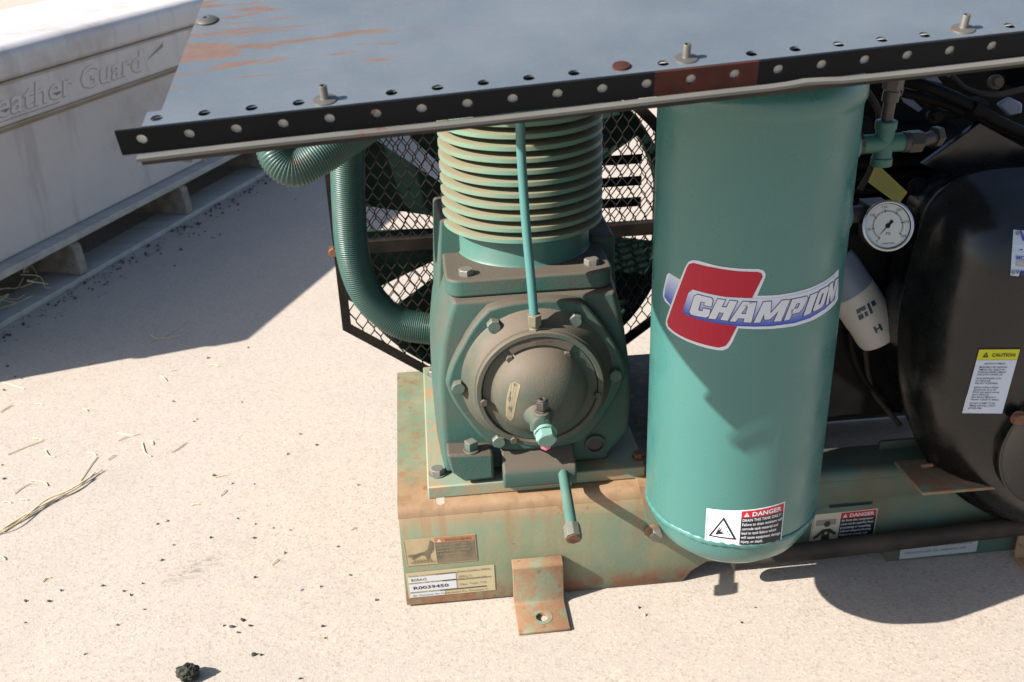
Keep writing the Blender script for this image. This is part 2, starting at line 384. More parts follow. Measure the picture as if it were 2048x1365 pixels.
# ------------------------------------------------------------------ decals
class Decal:
    """flat print built as thin layers; polygons live in (u,v) and are carried to the surface by mp(u,v,level)"""
    def __init__(s, mp, cut=None): s.mp = mp; s.v = []; s.f = []; s.c = []; s.cut = cut; s.lv = 0
    def tris(s, pts, tr, colf):
        bm = bmesh.new(); vs = [bm.verts.new((x, y, 0)) for x, y in pts]
        for t in tr:
            try: bm.faces.new([vs[i] for i in t])
            except ValueError: pass
        for axis, lst in (s.cut if isinstance(s.cut, list) else [s.cut] if s.cut else []):
            for c in lst:
                co = (c, 0, 0) if axis == 0 else (0, c, 0); no = (1, 0, 0) if axis == 0 else (0, 1, 0)
                bmesh.ops.bisect_plane(bm, geom=bm.verts[:]+bm.edges[:]+bm.faces[:], plane_co=co, plane_no=no, dist=1e-7)
        b0 = len(s.v); bm.verts.index_update()
        for v in bm.verts: s.v.append(s.mp(v.co.x, v.co.y, s.lv)); s.c.append(colf(v.co.x, v.co.y))
        for f in bm.faces: s.f.append([b0+v.index for v in f.verts])
        bm.free()
    def poly(s, pts, col):
        tr = tessellate_polygon([[V((x, y, 0)) for x, y in pts]])
        s.tris(pts, tr, col if callable(col) else (lambda x, y: col))
    def rect(s, a, b, c, d, col): s.poly([(a, b), (c, b), (c, d), (a, d)], col)
    def text(s, txt, x, y, size, col, xs=1.0, bold=0.0, shear=0.0, align='LEFT', width=None):
        cu = bpy.data.curves.new('txt', 'FONT'); cu.body = txt; cu.size = 1; cu.resolution_u = 2; cu.offset = bold; cu.shear = shear; cu.align_x = align
        o = bpy.data.objects.new('txt', cu); COL.objects.link(o); bpy.context.view_layer.update()
        me = bpy.data.meshes.new_from_object(o.evaluated_get(bpy.context.evaluated_depsgraph_get()))
        if width and len(me.vertices):
            w = max(v.co.x for v in me.vertices)-min(v.co.x for v in me.vertices); xs = width/(w*size)
        pts = [(x+v.co.x*size*xs, y+v.co.y*size) for v in me.vertices]
        s.tris(pts, [list(p.vertices) for p in me.polygons], lambda a, b: col)
        bpy.data.objects.remove(o); bpy.data.curves.remove(cu); bpy.data.meshes.remove(me)
    def up(s): s.lv += 1
    def build(s, name, parent, label=None, mat='decal'):
        me = bpy.data.meshes.new(name); me.from_pydata([tuple(p) for p in s.v], [], s.f)
        at = me.color_attributes.new('Col', 'FLOAT_COLOR', 'POINT')
        for i, c in enumerate(s.c): at.data[i].color = lin(c)
        # every facet faces the viewer side of its sheet
        me.materials.append(MT[mat])
        return obj(name, me, None, parent, smooth=0, label=label)
def bil(c):   # corners BL, BR, TR, TL
    c = [V(p) for p in c]
    return lambda u, v: (c[0]*(1-u)+c[1]*u)*(1-v)+(c[3]*(1-u)+c[2]*u)*v
def flat(c, n, t=.00035):
    q = bil(c); n = V(n).normalized()
    return lambda u, v, k: q(u, v)+n*(t*(k+1))
def ptri(d, cx, cy, s, ar, ct, ci):   # warning triangle with "!"
    d.poly([(cx-s/ar, cy-s*.8), (cx+s/ar, cy-s*.8), (cx, cy+s)], ct); d.up()
    d.poly([(cx-s*.13/ar, cy+s*.45), (cx-s*.06/ar, cy-s*.25), (cx+s*.06/ar, cy-s*.25), (cx+s*.13/ar, cy+s*.45)], ci)
    d.rect(cx-s*.1/ar, cy-s*.6, cx+s*.1/ar, cy-s*.42, ci); d.lv -= 1
# ================================================================== SETTING
bm = B(); 
vs = [bm.verts.new(p) for p in ((-60, -60, 0), (60, -60, 0), (60, 60, 0), (-60, 60, 0))]; bm.faces.new(vs)
tag(obj('ground', bm, MT['concrete'], smooth=0), 'pale sunlit concrete pavement', kind='structure')

# ================================================================== TOOLBOX ON PALLET
ed = V((.577, 1.374, 0)).normalized()            # along the pallet edge, going away
nb = V((ed.y, -ed.x, 0))                         # outward (towards the machine)
P0 = V((-1.162, 1.37, 0))
def K(s, o, z): return P0 + ed*s + nb*o + V((0, 0, z))   # s along, o outward, z up
pal = tag(empty('wooden_pallet', K(.6, -.5, 0)), 'grey weathered wooden pallet lying under the pale metal toolbox', 'pallet')
def kbox(bm, s0, s1, o0, o1, z0, z1):
    vs = [bm.verts.new(K(s, o, z)) for s in (s0, s1) for o in (o0, o1) for z in (z0, z1)]
    for f in ((0,1,3,2),(4,6,7,5),(0,4,5,1),(2,3,7,6),(0,2,6,4),(1,5,7,3)): bm.faces.new([vs[i] for i in f])
S0, S1 = -.62, 2.35
for i in range(6):
    o1 = -.0 - i*.19
    bm = B(); kbox(bm, S0, S1, o1-.105-.01*(i % 2), o1, .128, .150); obj('deck_board', bm, MT['wood'], pal, bevel=.003)
    if i in (0, 3, 5):
        bm = B(); kbox(bm, S0, S1, o1-.12, o1+.012, 0, .018); obj('bottom_board', bm, MT['wood'], pal, bevel=.003)
sb = (ZP(185, 548, .02)-P0).dot(ed); sb2 = (ZP(432, 430, .02)-P0).dot(ed)
dS = sb2-sb
for k in range(-1, 4):
    s = sb+dS*k; bm = B()
    pr = [(.004, .018), (.006, .03), (-.002, .112), (-.020, .128), (-1.05, .128), (-1.05, .018)]
    prism(bm, [K(s-.019, o, z) for o, z in pr], ed*.038); obj('stringer', bm, MT['wooddark'], pal, bevel=.004)
tb = tag(empty('toolbox', K(.6, -.4, .15)), 'large dirty white metal truck toolbox with worn lettering, standing on a pallet', 'toolbox')
TS0, TS1 = -.52, 2.2
SET = -.055
def section(bm, prof, s0, s1):
    prism(bm, [K(s0, o+SET, z) for o, z in prof], ed*(s1-s0))
ZT = .735
bm = B(); section(bm, [(0, .151), (.004, .50), (.010, .515), (.028, .530), (.028, .640), (-.55, .640), (-.55, .151)], TS0, TS1)
obj('body', bm, MT['toolbox'], tb, bevel=.006, bseg=3)
bm = B(); section(bm, [(.032, .655), (.034, .70), (.028, .722), (.012, ZT), (-.02, ZT+.004), (-.55, ZT+.004), (-.55, .645), (.022, .645)], TS0-.01, TS1+.01)
obj('lid', bm, MT['toolbox'], tb, bevel=.008, bseg=4)
bm = B(); section(bm, [(.0295, .640), (.0295, .646), (-.5, .646), (-.5, .640)], TS0, TS1); obj('lid_seam', bm, MT['crease'], tb, bevel=.001)
bm = B(); section(bm, [(.0125, .507), (.0285, .522), (.0285, .527), (.010, .512)], TS0, TS1); obj('crease', bm, MT['crease'], tb)
oface = K(0, SET+.0285, 0)
tl = NP(0, 215, oface, nb); tr_ = NP(282, 130, oface, nb)
# W of the first word is cropped by the frame; baseline runs along the band
s_l = (NP(-75, 240, oface, nb)-P0).dot(ed); s_r = (NP(268, 134, oface, nb)-P0).dot(ed)
dc = Decal(lambda u, v, k: K(u, SET+.0286+.0002*k, .545+v))
dc.text('Weather Guard', s_l-.02, .010, .094, (.33, .31, .31), width=s_r-s_l+.06, bold=.03, shear=.25); dc.up()
dc.text('Weather Guard', s_l-.017, .011, .094, (.62, .58, .56), width=s_r-s_l+.054, bold=.010, shear=.25)
dc.lv = 0
dc.rect(s_l-.05, -.004, s_l+.50*(s_r-s_l), 0, (.33, .31, .31))
aw = (NP(292, 122, oface, nb)-P0).dot(ed); aw2 = (NP(330, 103, oface, nb)-P0).dot(ed)
dc.poly([(aw, .035), (aw2-.01, .062), (aw2, .078), (aw+.05, .055)], (.20, .22, .23))
dc.build('lettering', tb)
# ================================================================== COMPRESSOR
AC = tag(empty('air_compressor', (.5, .2, 0)), 'green skid-mounted engine-driven air compressor with ribbed pump, upright tank and rusty base', 'compressor')
# --- base
def sheet_front(bm):
    x0, x1 = -.001, 1.36
    pts = [(x0, .004), (.497, 0), (.512, .022), (.54, .040), (.84, .042), (.868, .03), (.88, 0.002), (x1, .002), (x1, .19), (x0, .19)]
    prism(bm, [V((x, 0, z)) for x, z in pts], (0, .006, 0))
bm = B(); sheet_front(bm)
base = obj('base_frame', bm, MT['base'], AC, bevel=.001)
bm = B()   # folded shoulder and deck
def deck(bm, x0, x1, yb):
    pr = [(0, .19), (.0015, .199), (.007, .2065), (.016, .210), (yb, .210), (yb, .204), (.018, .204), (.011, .201), (.007, .196), (.006, .19)]
    prism(bm, [V((x0, y, z)) for y, z in pr], (x1-x0, 0, 0))
deck(bm, -.001, .66, .50)
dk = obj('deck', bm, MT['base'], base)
cut = B(); c = YP(881, 1006, .0)
c = ZP(881, 1004, .206); r = .0075
for z0, z1 in ((-.0, 0),):
    prism(cut, [V((c.x+r*math.cos(a)+0, (c.y-.003 if a > PI else c.y+.03)+r*math.sin(a), .15)) for a in [i*PI/8 for i in range(16)]], (0, 0, .1))
boolean(dk, cut)
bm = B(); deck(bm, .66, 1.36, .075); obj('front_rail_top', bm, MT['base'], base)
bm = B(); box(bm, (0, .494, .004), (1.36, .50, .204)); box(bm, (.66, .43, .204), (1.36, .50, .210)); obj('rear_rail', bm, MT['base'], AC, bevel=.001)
for x in (.655, 1.1):
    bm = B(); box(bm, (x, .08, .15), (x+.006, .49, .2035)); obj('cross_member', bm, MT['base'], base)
# lap plate seam right of the foot
a = YP(1283, 966, -.003)
bm = B(); prism(bm, [V((.418, -.003, .19)), V((.433, -.003, .118)), V((.445, -.003, .117)), V((.60, -.003, .117)), V((.60, -.003, .19))], (0, .0028, 0))
prism(bm, [V((.413, .0, .2135)), V((.4185, -.0027, .19)), V((.60, -.0027, .19)), V((.60, .0, .2135))], (0, .0026, .0))
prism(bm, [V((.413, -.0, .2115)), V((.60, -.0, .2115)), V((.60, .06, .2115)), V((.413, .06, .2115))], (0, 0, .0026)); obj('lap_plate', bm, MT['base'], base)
# slot in the face, right of the tank
s0 = YP(1662, 1013, 0); s1 = YP(1742, 1006, 0); cut = B()
cyl(cut, (s0.x, -.02, s0.z), (s0.x, .02, s0.z), .0038, seg=12); boolean(base, cut)
cut = B(); box(cut, (s0.x, -.02, s0.z-.0038), (s1.x, .02, s0.z+.0038)); boolean(base, cut)
cut = B(); cyl(cut, (s1.x, -.02, s0.z), (s1.x, .02, s0.z), .0038, seg=12); boolean(base, cut)
# mounting feet
def foot(x0, x1, name='mounting_foot'):
    bm = B(); t = .006
    prism(bm, [V((x0, -.001, .086)), V((x0, -.019, .083)), V((x0, -.022, .079)), V((x0, -.024, .012)), V((x0, -.028, .0065)), V((x0, -.100, .0065)), V((x0, -.100, .0005)), V((x0, -.024, .0005)), V((x0, -.018, .006)), V((x0, -.016, .076)), V((x0, -.001, .078))], (x1-x0, 0, 0))
    xm = (x0+x1)/2
    f = obj(name, bm, MT['foot'], base, bevel=.0012)
    cut = B(); cyl(cut, (xm, -.066, -.01), (xm, -.066, .02), .0105, seg=24); boolean(f, cut)
    return f
fx0 = ZP(1035, 1270, 0).x; foot(.188, .277)
foot(1.112, 1.20)
bm = B(); lathe(bm, ((.188+.277)/2, -.066, .0068), (0, 0, 1), [(.0108, 0), (.0185, 0), (.0185, .0004), (.0108, .0004), (.0108, 0)], 24, caps=False); obj('washer_mark', bm, paint('green_ring', (.16, .27, .2), (.3, .14, .07), nscale=60, rough=.7), base)
# --- bolts
def bolt_mesh(r, h, mat, washer=1.0, wh=.0, dome=False):
    bm = B()
    if washer > 1: lathe(bm, (0, 0, 0), (0, 0, 1), [(r*washer, 0), (r*washer, wh), (r*.9, wh)], 24)
    lathe(bm, (0, 0, wh), (0, 0, 1), [(r, 0), (r, h*.88), (r*.90, h)], 6)
    lathe(bm, (0, 0, wh+h*.995), (0, 0, 1), [(r*.86, 0), (r*.80, h*.05)], 24)
    bmesh.ops.recalc_face_normals(bm, faces=bm.faces)
    me = bpy.data.meshes.new('bolt'); bm.to_mesh(me); bm.free(); me.materials.append(MT[mat]); me.shade_smooth(); me.set_sharp_from_angle(angle=math.radians(25)); return me
BM = {'cast': bolt_mesh(.0118, .013, 'bolt'), 'small': bolt_mesh(.0062, .007, 'grime'), 'zinc': bolt_mesh(.0125, .0095, 'boltz', 1.0), 'zincw': bolt_mesh(.0125, .0095, 'boltz', 1.25, .002), 'rusty': bolt_mesh(.010, .008, 'rustbolt', 1.2, .002)}
def bolt(kind, loc, d, parent, spin=0):
    o = bpy.data.objects.new('bolt', BM[kind]); place(o, parent, loc)
    q = V(d).normalized().to_track_quat('Z', 'Y'); o.rotation_mode = 'QUATERNION'
    from mathutils import Quaternion
    o.rotation_quaternion = q @ Quaternion((0, 0, 1), spin); return o
# --- pump mounting plate
bm = B(); prism(bm, [V((.052, .022, .2105)), V((.30, .022, .2105)), V((.30, .03, .2105)), V((.43, .03, .2105)), V((.43, .47, .2105)), V((.055, .47, .2105))], (0, 0, .024))
mp_ = obj('mounting_plate', bm, MT['plate'], AC, bevel=.0025)
bolt('zincw', ZP(875, 948, .2348), (0, 0, 1), mp_, .3); bolt('zincw', ZP(869, 750, .2348), (0, 0, 1), mp_, .1)
bolt('rusty', ZP(1277, 915, .2348), (0, 0, 1), mp_, .2)
# --- crankcase
YC = .06
pxs = [(905, 602), (1070, 590), (1232, 580), (1240, 610), (1250, 660), (1261, 740), (1263, 800), (1258, 862), (1220, 906), (1216, 962), (1110, 968), (990, 972), (893, 978), (886, 900), (881, 840), (877, 760), (883, 690), (893, 640)]
ol = [YP(x, y, YC) for x, y in pxs]
for p in ol: p.z = max(p.z, .236)
cen = V((.245, YC, .41))
def sec(y, sx, sz, dx=0): return [V((cen.x+(p.x-cen.x)*sx+dx, y, cen.z+(p.z-cen.z)*(sz if p.z > cen.z or sz < 1 else 1))) for p in ol]
bm = B(); rings(bm, [sec(.056, .955, .97), sec(.060, .985, .985), sec(.068, 1.0, 1.0), sec(.12, 1.03, 1.0), sec(.20, 1.06, 1.0), sec(.30, 1.05, 1.0), sec(.38, .98, 1.0)])
cc = obj('crankcase', bm, MT['cast'], AC, bevel=.004, bseg=3, smooth=50)
bm = B()   # side webs carrying the cylinder deck
prism(bm, [V((.083, .17, .40)), V((.083, .33, .40)), V((.098, .33, .648)), V((.104, .20, .648))], (.05, 0, 0))
obj('side_web', bm, MT['cast'], cc, bevel=.006, bseg=3); bm = B()
prism(bm, [V((.36, .17, .40)), V((.36, .33, .40)), V((.36, .33, .60)), V((.36, .20, .60))], (.045, 0, 0))
obj('side_web', bm, MT['cast'], cc, bevel=.006, bseg=3)
def rrect(x0, x1, y0, y1, z, r, n=6):
    o = []
    for cx, cy, a0 in ((x1-r, y1-r, 0), (x0+r, y1-r, PI/2), (x0+r, y0+r, PI), (x1-r, y0+r, 1.5*PI)):
        for k in range(n+1): a = a0+PI/2*k/n; o.append(V((cx+r*math.cos(a), cy+r*math.sin(a), z)))
    return o
bm = B(); prism(bm, rrect(.112, .374, .074, .37, .548, .022), (0, 0, .0105)); obj('gasket_step', bm, MT['cast'], cc, bevel=.002)
bm = B(); prism(bm, rrect(.106, .378, .066, .375, .560, .026), (0, 0, .030)); fl = obj('cylinder_flange', bm, MT['cast'], cc, bevel=.004, bseg=3)
ZF = .590
bolt('zinc', ZP(932, 549, ZF), (0, 0, 1), cc, .1); bolt('zinc', ZP(1183, 528, ZF), (0, 0, 1), cc, .5)
# --- front bearing cover : flange, shoulder, ring, dome
AX = V((.2455, 0, .421))
bm = B()
hexr = []
for k in range(48):
    a = 2*PI*k/48; f = abs(((a/(PI/3)) % 1)-.5)*2; R = .139+.011*(f**1.5)
    hexr.append((a, R))
def hring(y, s, flatb=True):
    o = []
    for a, R in hexr: 
        z = AX.z+R*s*math.sin(a); o.append(V((AX.x+R*s*math.cos(a), y, max(z, .262))))
    return o
rings(bm, [hring(.058, 1.0), hring(.040, 1.0), hring(.036, .97)]); obj('cover_flange', bm, MT['cast'], cc, bevel=.0015)
bm = B(); lathe(bm, AX+V((0, .037, 0)), (0, -1, 0), [(.126, 0), (.122, .006), (.113, .014), (.108, .026), (.1065, .034), (.104, .036)], 72); obj('cover_shoulder', bm, MT['cover'], cc)
bm = B(); lathe(bm, AX+V((0, .002, 0)), (0, -1, 0), [(.1040, 0), (.1040, .0085), (.1025, .010), (.0960, .010), (.0945, .0085), (.0945, .002)], 72); obj('cover_ring', bm, MT['cover'], cc)
bm = B(); lathe(bm, AX+V((0, -.003, 0)), (0, -1, 0), [(.0925, -.001), (.0925, .000), (.0790, .0005), (.0765, .003), (.0735, .012), (.066, .024), (.054, .035), (.040, .043), (.024, .048), (.010, .050), (.0005, .0505)], 72); dome = obj('cover_dome', bm, MT['cover'], cc, smooth=60)
for x, y in ((988, 652), (1150, 640), (917, 775), (1230, 750)): 
    P = YP(x, y, .030); P.y = .0365; bolt('cast', P, (0, -1, 0), cc, random.random())
P = YP(997, 878, .04); P.y = .04; bolt('cast', P, (0, -1, 0), cc, .2)
for x, y in ((1020, 719), (1134, 710), (968, 806), (1196, 791), (1028, 881)):
    P = YP(x, y, -.008); P.y = -.004; bolt('small', P, (0, -1, 0), cc, random.random())
bm = B(); pts = []
for k in range(13): a = PI*(.30+.38*k/12); pts.append(AX+V((.096*math.cos(a), -.0055, .096*math.sin(a))))
for k in range(13): a = PI*(.68-.38*k/12); pts.append(AX+V((.081*math.cos(a), -.0085, .081*math.sin(a))))
prism(bm, pts, (0, .004, 0)); obj('crescent_plate', bm, MT['grime'], cc, bevel=.0008)
dd = Decal(lambda u, v, k: AX+V((v*math.sin(u), -.0105, v*math.cos(u))), cut=(0, [i*.05 for i in range(-8, 9)]))
dd.text('99 4254 100', -.16, .0895, .0065, (.07, .06, .05), bold=.01, width=.30, ); dd.text('800 1350', -.1, .0835, .005, (.07, .06, .05), width=.2)
# carried as part numbers cast in the plate
for i, p in enumerate(dd.v): dd.v[i] = AX+V((p.x-AX.x, -.0092-.0, p.z-AX.z))
dd.build('cast_numbers', cc)
# torn paper label on the dome
bvh = BVHTree.FromObject(dome, bpy.context.evaluated_depsgraph_get()) if False else None
def bvh_of(o):
    bpy.context.view_layer.update(); dg = bpy.context.evaluated_depsgraph_get(); me = o.evaluated_get(dg).to_mesh()
    w = WL[o.name]; return BVHTree.FromPolygons([v.co+w for v in me.vertices], [list(p.vertices) for p in me.polygons])
def onsurf(bv, corners, t=.0004, back=None):
    def f(u, v, k):
        x = (corners[0][0]*(1-u)+corners[1][0]*u)*(1-v)+(corners[3][0]*(1-u)+corners[2][0]*u)*v
        y = (corners[0][1]*(1-u)+corners[1][1]*u)*(1-v)+(corners[3][1]*(1-u)+corners[2][1]*u)*v
        d = ray(x, y).normalized(); h = bv.ray_cast(CAM, d)
        if h[0] is None: return YP(x, y, back if back is not None else 0)
        n = h[1] if h[1].dot(d) < 0 else -h[1]
        return h[0]+n*t*(k+1)
    return f
bd = bvh_of(dome)
dd = Decal(onsurf(bd, [(1012, 842), (1026, 842), (1042, 768), (1020, 760)], .0006), cut=(1, [i/8 for i in range(1, 8)]))
dd.poly([(0, 0), (.3, .05), (.7, .0), (1, .08), (.95, .5), (1, .97), (.5, 1), (.1, .93), (-.15, .6), (-.15, .3)], (.24, .20, .13)); dd.up()
for k in range(3): dd.rect(.15+k*.25, .06, .18+k*.25, .94, (.17, .14, .10))
dd.build('paper_label', cc)
# oil fitting on the dome
def H(px, py, y): return YP(px, py, y)
fb = B(); a = H(1080, 822, -.058); b_ = H(1091, 870, -.075)
lathe(fb, V((a.x, -.045, a.z-.012)), (0, -1, 0), [(.026, 0), (.020, .010), (.016, .022), (.0155, .036), (.012, .038)], 24)
cyl(fb, H(1088, 866, -.07), H(1084, 822, -.07), .0135, seg=20)
cyl(fb, H(1068, 862, -.06), H(1066, 838, -.058), .006, seg=14)
fit = obj('oil_fitting', fb, MT['cast'], cc, smooth=50, bevel=.002)
fb = B(); c0 = H(1085, 826, -.07); cyl(fb, c0, c0+V((0, 0, .006)), .0105, seg=6); cyl(fb, c0+V((0, 0, .006)), c0+V((0, 0, .009)), .008, seg=16); cyl(fb, c0+V((0, 0, .009)), c0+V((0, 0, .022)), .0105, seg=6)
lathe(fb, c0+V((0, 0, .022)), (0, 0, 1), [(.0085, 0), (.0075, .003), (.0035, .003), (.003, -.006)], 16); obj('fitting_nut', fb, MT['brass'], cc, bevel=.0006)
fb = B(); p = H(1091, 868, -.082); d = V((.03, -1, -.35)).normalized(); cyl(fb, p-d*.006, p+d*.0, .018, seg=24); cyl(fb, p, p+d*.014, .0165, seg=6); lathe(fb, p+d*.0139, d, [(.0145, 0), (.0135, .0012)], 24); obj('plug_bolt', fb, paint('plug_green', (.18, .34, .29), (.22, .38, .31), rough=.4), cc, bevel=.0006)
fb = B(); q = p+V((.0, -.004, -.018)); prism(fb, [q+V((-.010, 0, .004)), q+V((.010, 0, .004)), q+V((.006, -.002, -.006)), q+V((-.001, -.002, -.009)), q+V((-.008, -.002, -.005))], (0, .004, 0)); obj('pink_tag', fb, paint('pink', (.75, .22, .30), (.7, .2, .28)), cc, label='small pink seal under the plug bolt')
# sight glass
p = YP(1190, 887, .055); fb = B(); lathe(fb, V((p.x, .058, p.z)), (0, -1, 0), [(.0185, 0), (.0175, .008), (.0145, .009), (.0135, .004), (.0135, .002)], 32); obj('sight_glass_ring', fb, MT['cast'], cc)
fb = B(); lathe(fb, V((p.x, .054, p.z)), (0, -1, 0), [(.0134, 0), (.0134, .001), (.0005, .0015)], 32); obj('sight_glass', fb, MT['glass'], cc)
# lower left boss with square plug, lower centre boss with drain pipe
bm = B(); x0 = YP(890, 900, .02).x; x1 = YP(986, 900, .02).x
prism(bm, [V((x0+.002, .018, .298)), V((x1, .018, .292)), V((x1, .018, .243)), V((x0+.03, .018, .241)), V((x0+.008, .018, .262))], (0, .045, 0))
obj('lower_boss', bm, MT['cast'], cc, bevel=.005, bseg=3)
p = V((YP(943, 898, .03).x, .034, .296)); fb = B(); lathe(fb, p, (0, 0, 1), [(.015, -.001), (.0135, .001), (.011, .001)], 20); obj('plug_collar', fb, MT['cast'], cc)
fb = B(); box(fb, p+V((-.0085, -.0085, .0)), p+V((.0085, .0085, .016)), Matrix.Rotation(.5, 3, 'Z'), p); obj('square_plug', fb, MT['bolt'], cc, bevel=.001)
bm = B(); xa, xb = YP(1015, 950, .02).x, YP(1152, 950, .02).x
prism(bm, [V((xa-.008, y, z)) for y, z in ((.060, .292), (.020, .268), (.010, .262), (.006, .254), (.010, .226), (.060, .226))], (xb-xa+.008, 0, 0)); obj('drain_boss', bm, MT['cast'], cc, bevel=.004, bseg=3)
pipe0 = V((.283, .013, .250)); pt = YP(1144, 1056, -.105); fb = B()
cyl(fb, pipe0, pt, .0088, .0094, seg=20); dp = obj('drain_pipe', fb, MT['collar'], cc)
dr = (pt-pipe0).normalized(); fb = B(); cyl(fb, pt-dr*.004, pt+dr*.022, .0142, seg=8); dcap = obj('drain_cap', fb, MT['bolt'], cc, bevel=.001)
fb = B(); cyl(fb, pt+dr*.0222, pt+dr*.0235, .0105, seg=20); obj('drain_end', fb, MT['rustbolt'], cc)
# --- cylinder
CY = V((.2475, .22, 0))
bm = B(); lathe(bm, CY+V((0, 0, ZF)), (0, 0, 1), [(.1165, 0), (.114, .004), (.113, .060)], 72); cylb = obj('cylinder', bm, MT['collar'], AC)
bm = B(); lathe(bm, CY+V((0, 0, ZF+.06)), (0, 0, 1), [(.107, 0), (.107, .24)], 60); obj('cylinder_barrel', bm, MT['grime'], cylb)
zf0 = YP(1050, 487, CY.y-.136).z; NF = 11; dz = .0188
for k in range(NF):
    bm = B(); z = zf0+k*dz; R = .1365
    lathe(bm, CY+V((0, 0, z-.002)), (0, 0, 1), [(.106, 0), (.112, .0), (R-.002, .0), (R, .0015), (R, .0078), (R-.0025, .0092), (.112, .0112), (.106, .0118)], 80)
    obj('cooling_fin', bm, MT['fins'], cylb)
zt = zf0+NF*dz
bm = B(); lathe(bm, CY+V((0, 0, zt-.002)), (0, 0, 1), [(.125, 0), (.128, .006), (.128, .03), (.12, .035)], 60); obj('cylinder_collar', bm, MT['collar'], cylb)
bm = B(); prism(bm, rrect(CY.x-.14, CY.x+.14, .09, .35, zt+.03, .03), (0, 0, .07)); obj('cylinder_head', bm, MT['cast'], AC, bevel=.004)
# --- oil breather tube in front of the fins
pth = spline([YP(1040, 205, .045), YP(1042, 300, .045), YP(1052, 450, .035), YP(1062, 560, .020), YP(1068, 632, .008)], 8)
bm = B(); tube(bm, pth, .0072, 16); tb_ = obj('breather_tube', bm, MT['tubeg'], AC, smooth=80)
q = YP(1069, 636, .006); fb = B()
for z0, z1, r, s in ((0.006, -.012, .0115, 6), (-.012, -.016, .0085, 16), (-.016, -.034, .0105, 6)): cyl(fb, q+V((0, 0, z0)), q+V((0, 0, z1)), r, seg=s)
obj('tube_nut', fb, paint('nut_brown', (.16, .15, .10), (.2, .17, .12), dust=.5), tb_, bevel=.0007)
# --- hoses
def hose(path, r, name, lab=None):
    p = resample(spline(path, 14), .0013)
    bm = B(); tube(bm, p, r, 28, rf=lambda i: r+(.0012 if i % 3 == 1 else -.0012 if i % 3 == 0 else -.0016)); return obj(name, bm, MT['hose'], AC, smooth=0 and 60, label=lab)
h1 = hose([YP(700, 175, .36), YP(695, 270, .36), YP(697, 400, .36), YP(706, 510, .355), YP(735, 590, .35), YP(790, 642, .34), YP(850, 657, .33), YP(930, 662, .32)], .030, 'corrugated_hose')
h1.data.shade_smooth()
h2 = hose([YP(575, 215, .22), YP(553, 268, .20), YP(554, 312, .18), YP(588, 338, .17), YP(640, 313, .18), YP(700, 272, .21), YP(770, 225, .26)], .0292, 'corrugated_hose')
h2.data.shade_smooth()
# --- belt guard
GY = .50
GO = [(-.103, .325), (-.103, .68), (.05, .84), (.43, .84), (.60, .665), (.60, .325), (.44, .205), (.063, .205)]
def inside(x, z, m=0):
    n = len(GO); ok = True
    for i in range(n):
        (ax, az), (bx, bz) = GO[i], GO[(i+1) % n]
        # clockwise order
        if ((bx-ax)*(z-az)-(bz-az)*(x-ax))/math.hypot(bx-ax, bz-az) > -m: return False
    return True
gd = None
def guard(y, name, dxo=0, flip=1):
    bm = B(); cw, ch = .0235, .0420; st = .0011
    nx, nz = 36, 20
    for i in range(nx):
        for j in range(nz*2):
            x = -.11+i*cw+(cw/2 if j % 2 else 0)+dxo; z = .19+j*ch/2
            for s in (-1, 1):
                a = V((x, y, z)); b = V((x+s*cw/2, y, z+ch/2))
                if not (inside(a.x, a.z, .004) and inside(b.x, b.z, .004)): continue
                m1 = a.lerp(b, .18); m2 = a.lerp(b, .82); m1.x = a.x+s*cw*.03; m2.x = b.x-s*cw*.03
                pts = [a, m1, m2, b]
                for p, q in zip(pts, pts[1:]):
                    d = (q-p).normalized(); u = V((d.z, 0, -d.x))*st; w = V((0, .0013, 0))
                    c = [bm.verts.new(v) for v in (p-u-w, p+u-w*.4, p+u+w, p-u+w*.4, q-u-w, q+u-w*.4, q+u+w, q-u+w*.4)]
                    for f in ((0, 1, 5, 4), (1, 2, 6, 5), (2, 3, 7, 6), (3, 0, 4, 7)): bm.faces.new([c[t] for t in f])
    return bm
gp = obj('belt_guard', (lambda bm: (rings(bm, [[V((x, yy, z)) for x, z in [(a*(1-k)+.2245*k, b*(1-k)+.52*k) for a, b in GO]] for yy, k in ((GY-.014, 0), (GY+.012, 0), (GY+.012, .012), (GY-.011, .012), (GY-.011, .055), (GY-.014, .055), (GY-.014, 0))], False), bm)[1])(B()), MT['meshblack'], AC, smooth=0)
obj('guard_mesh', guard(GY, 'm'), MT['meshwire'], gp, smooth=0, kind='stuff')
bm = B()
zb = YP(800, 488, GY).z
box(bm, (-.10, GY-.013, zb-.012), (.60, GY-.008, zb+.014)); box(bm, (-.10, GY-.008, zb+.010), (.60, GY+.01, zb+.014)); obj('guard_crossbar', bm, MT['meshblack'], gp, bevel=.001)
bolt('rusty', (-.103, GY-.013, .497), (0, -1, 0), gp)
GR = .66
rg = obj('rear_guard', (lambda bm: (rings(bm, [[V((x, yy, z)) for x, z in [(a*(1-k)+.2245*k, b*(1-k)+.52*k) for a, b in GO]] for yy, k in ((GR-.012, 0), (GR+.012, 0), (GR+.012, .05), (GR-.012, .05), (GR-.012, 0))], False), bm)[1])(B()), MT['meshblack'], AC, smooth=0)
obj('guard_mesh', guard(GR, 'm', .005), MT['meshwire'], rg, smooth=0, kind='stuff')
bm = B()
for z in (.505, .552, .60): box(bm, (.37, GR-.013, z-.010), (.55, GR-.009, z+.010))
obj('guard_crossbar', bm, MT['meshblack'], rg)
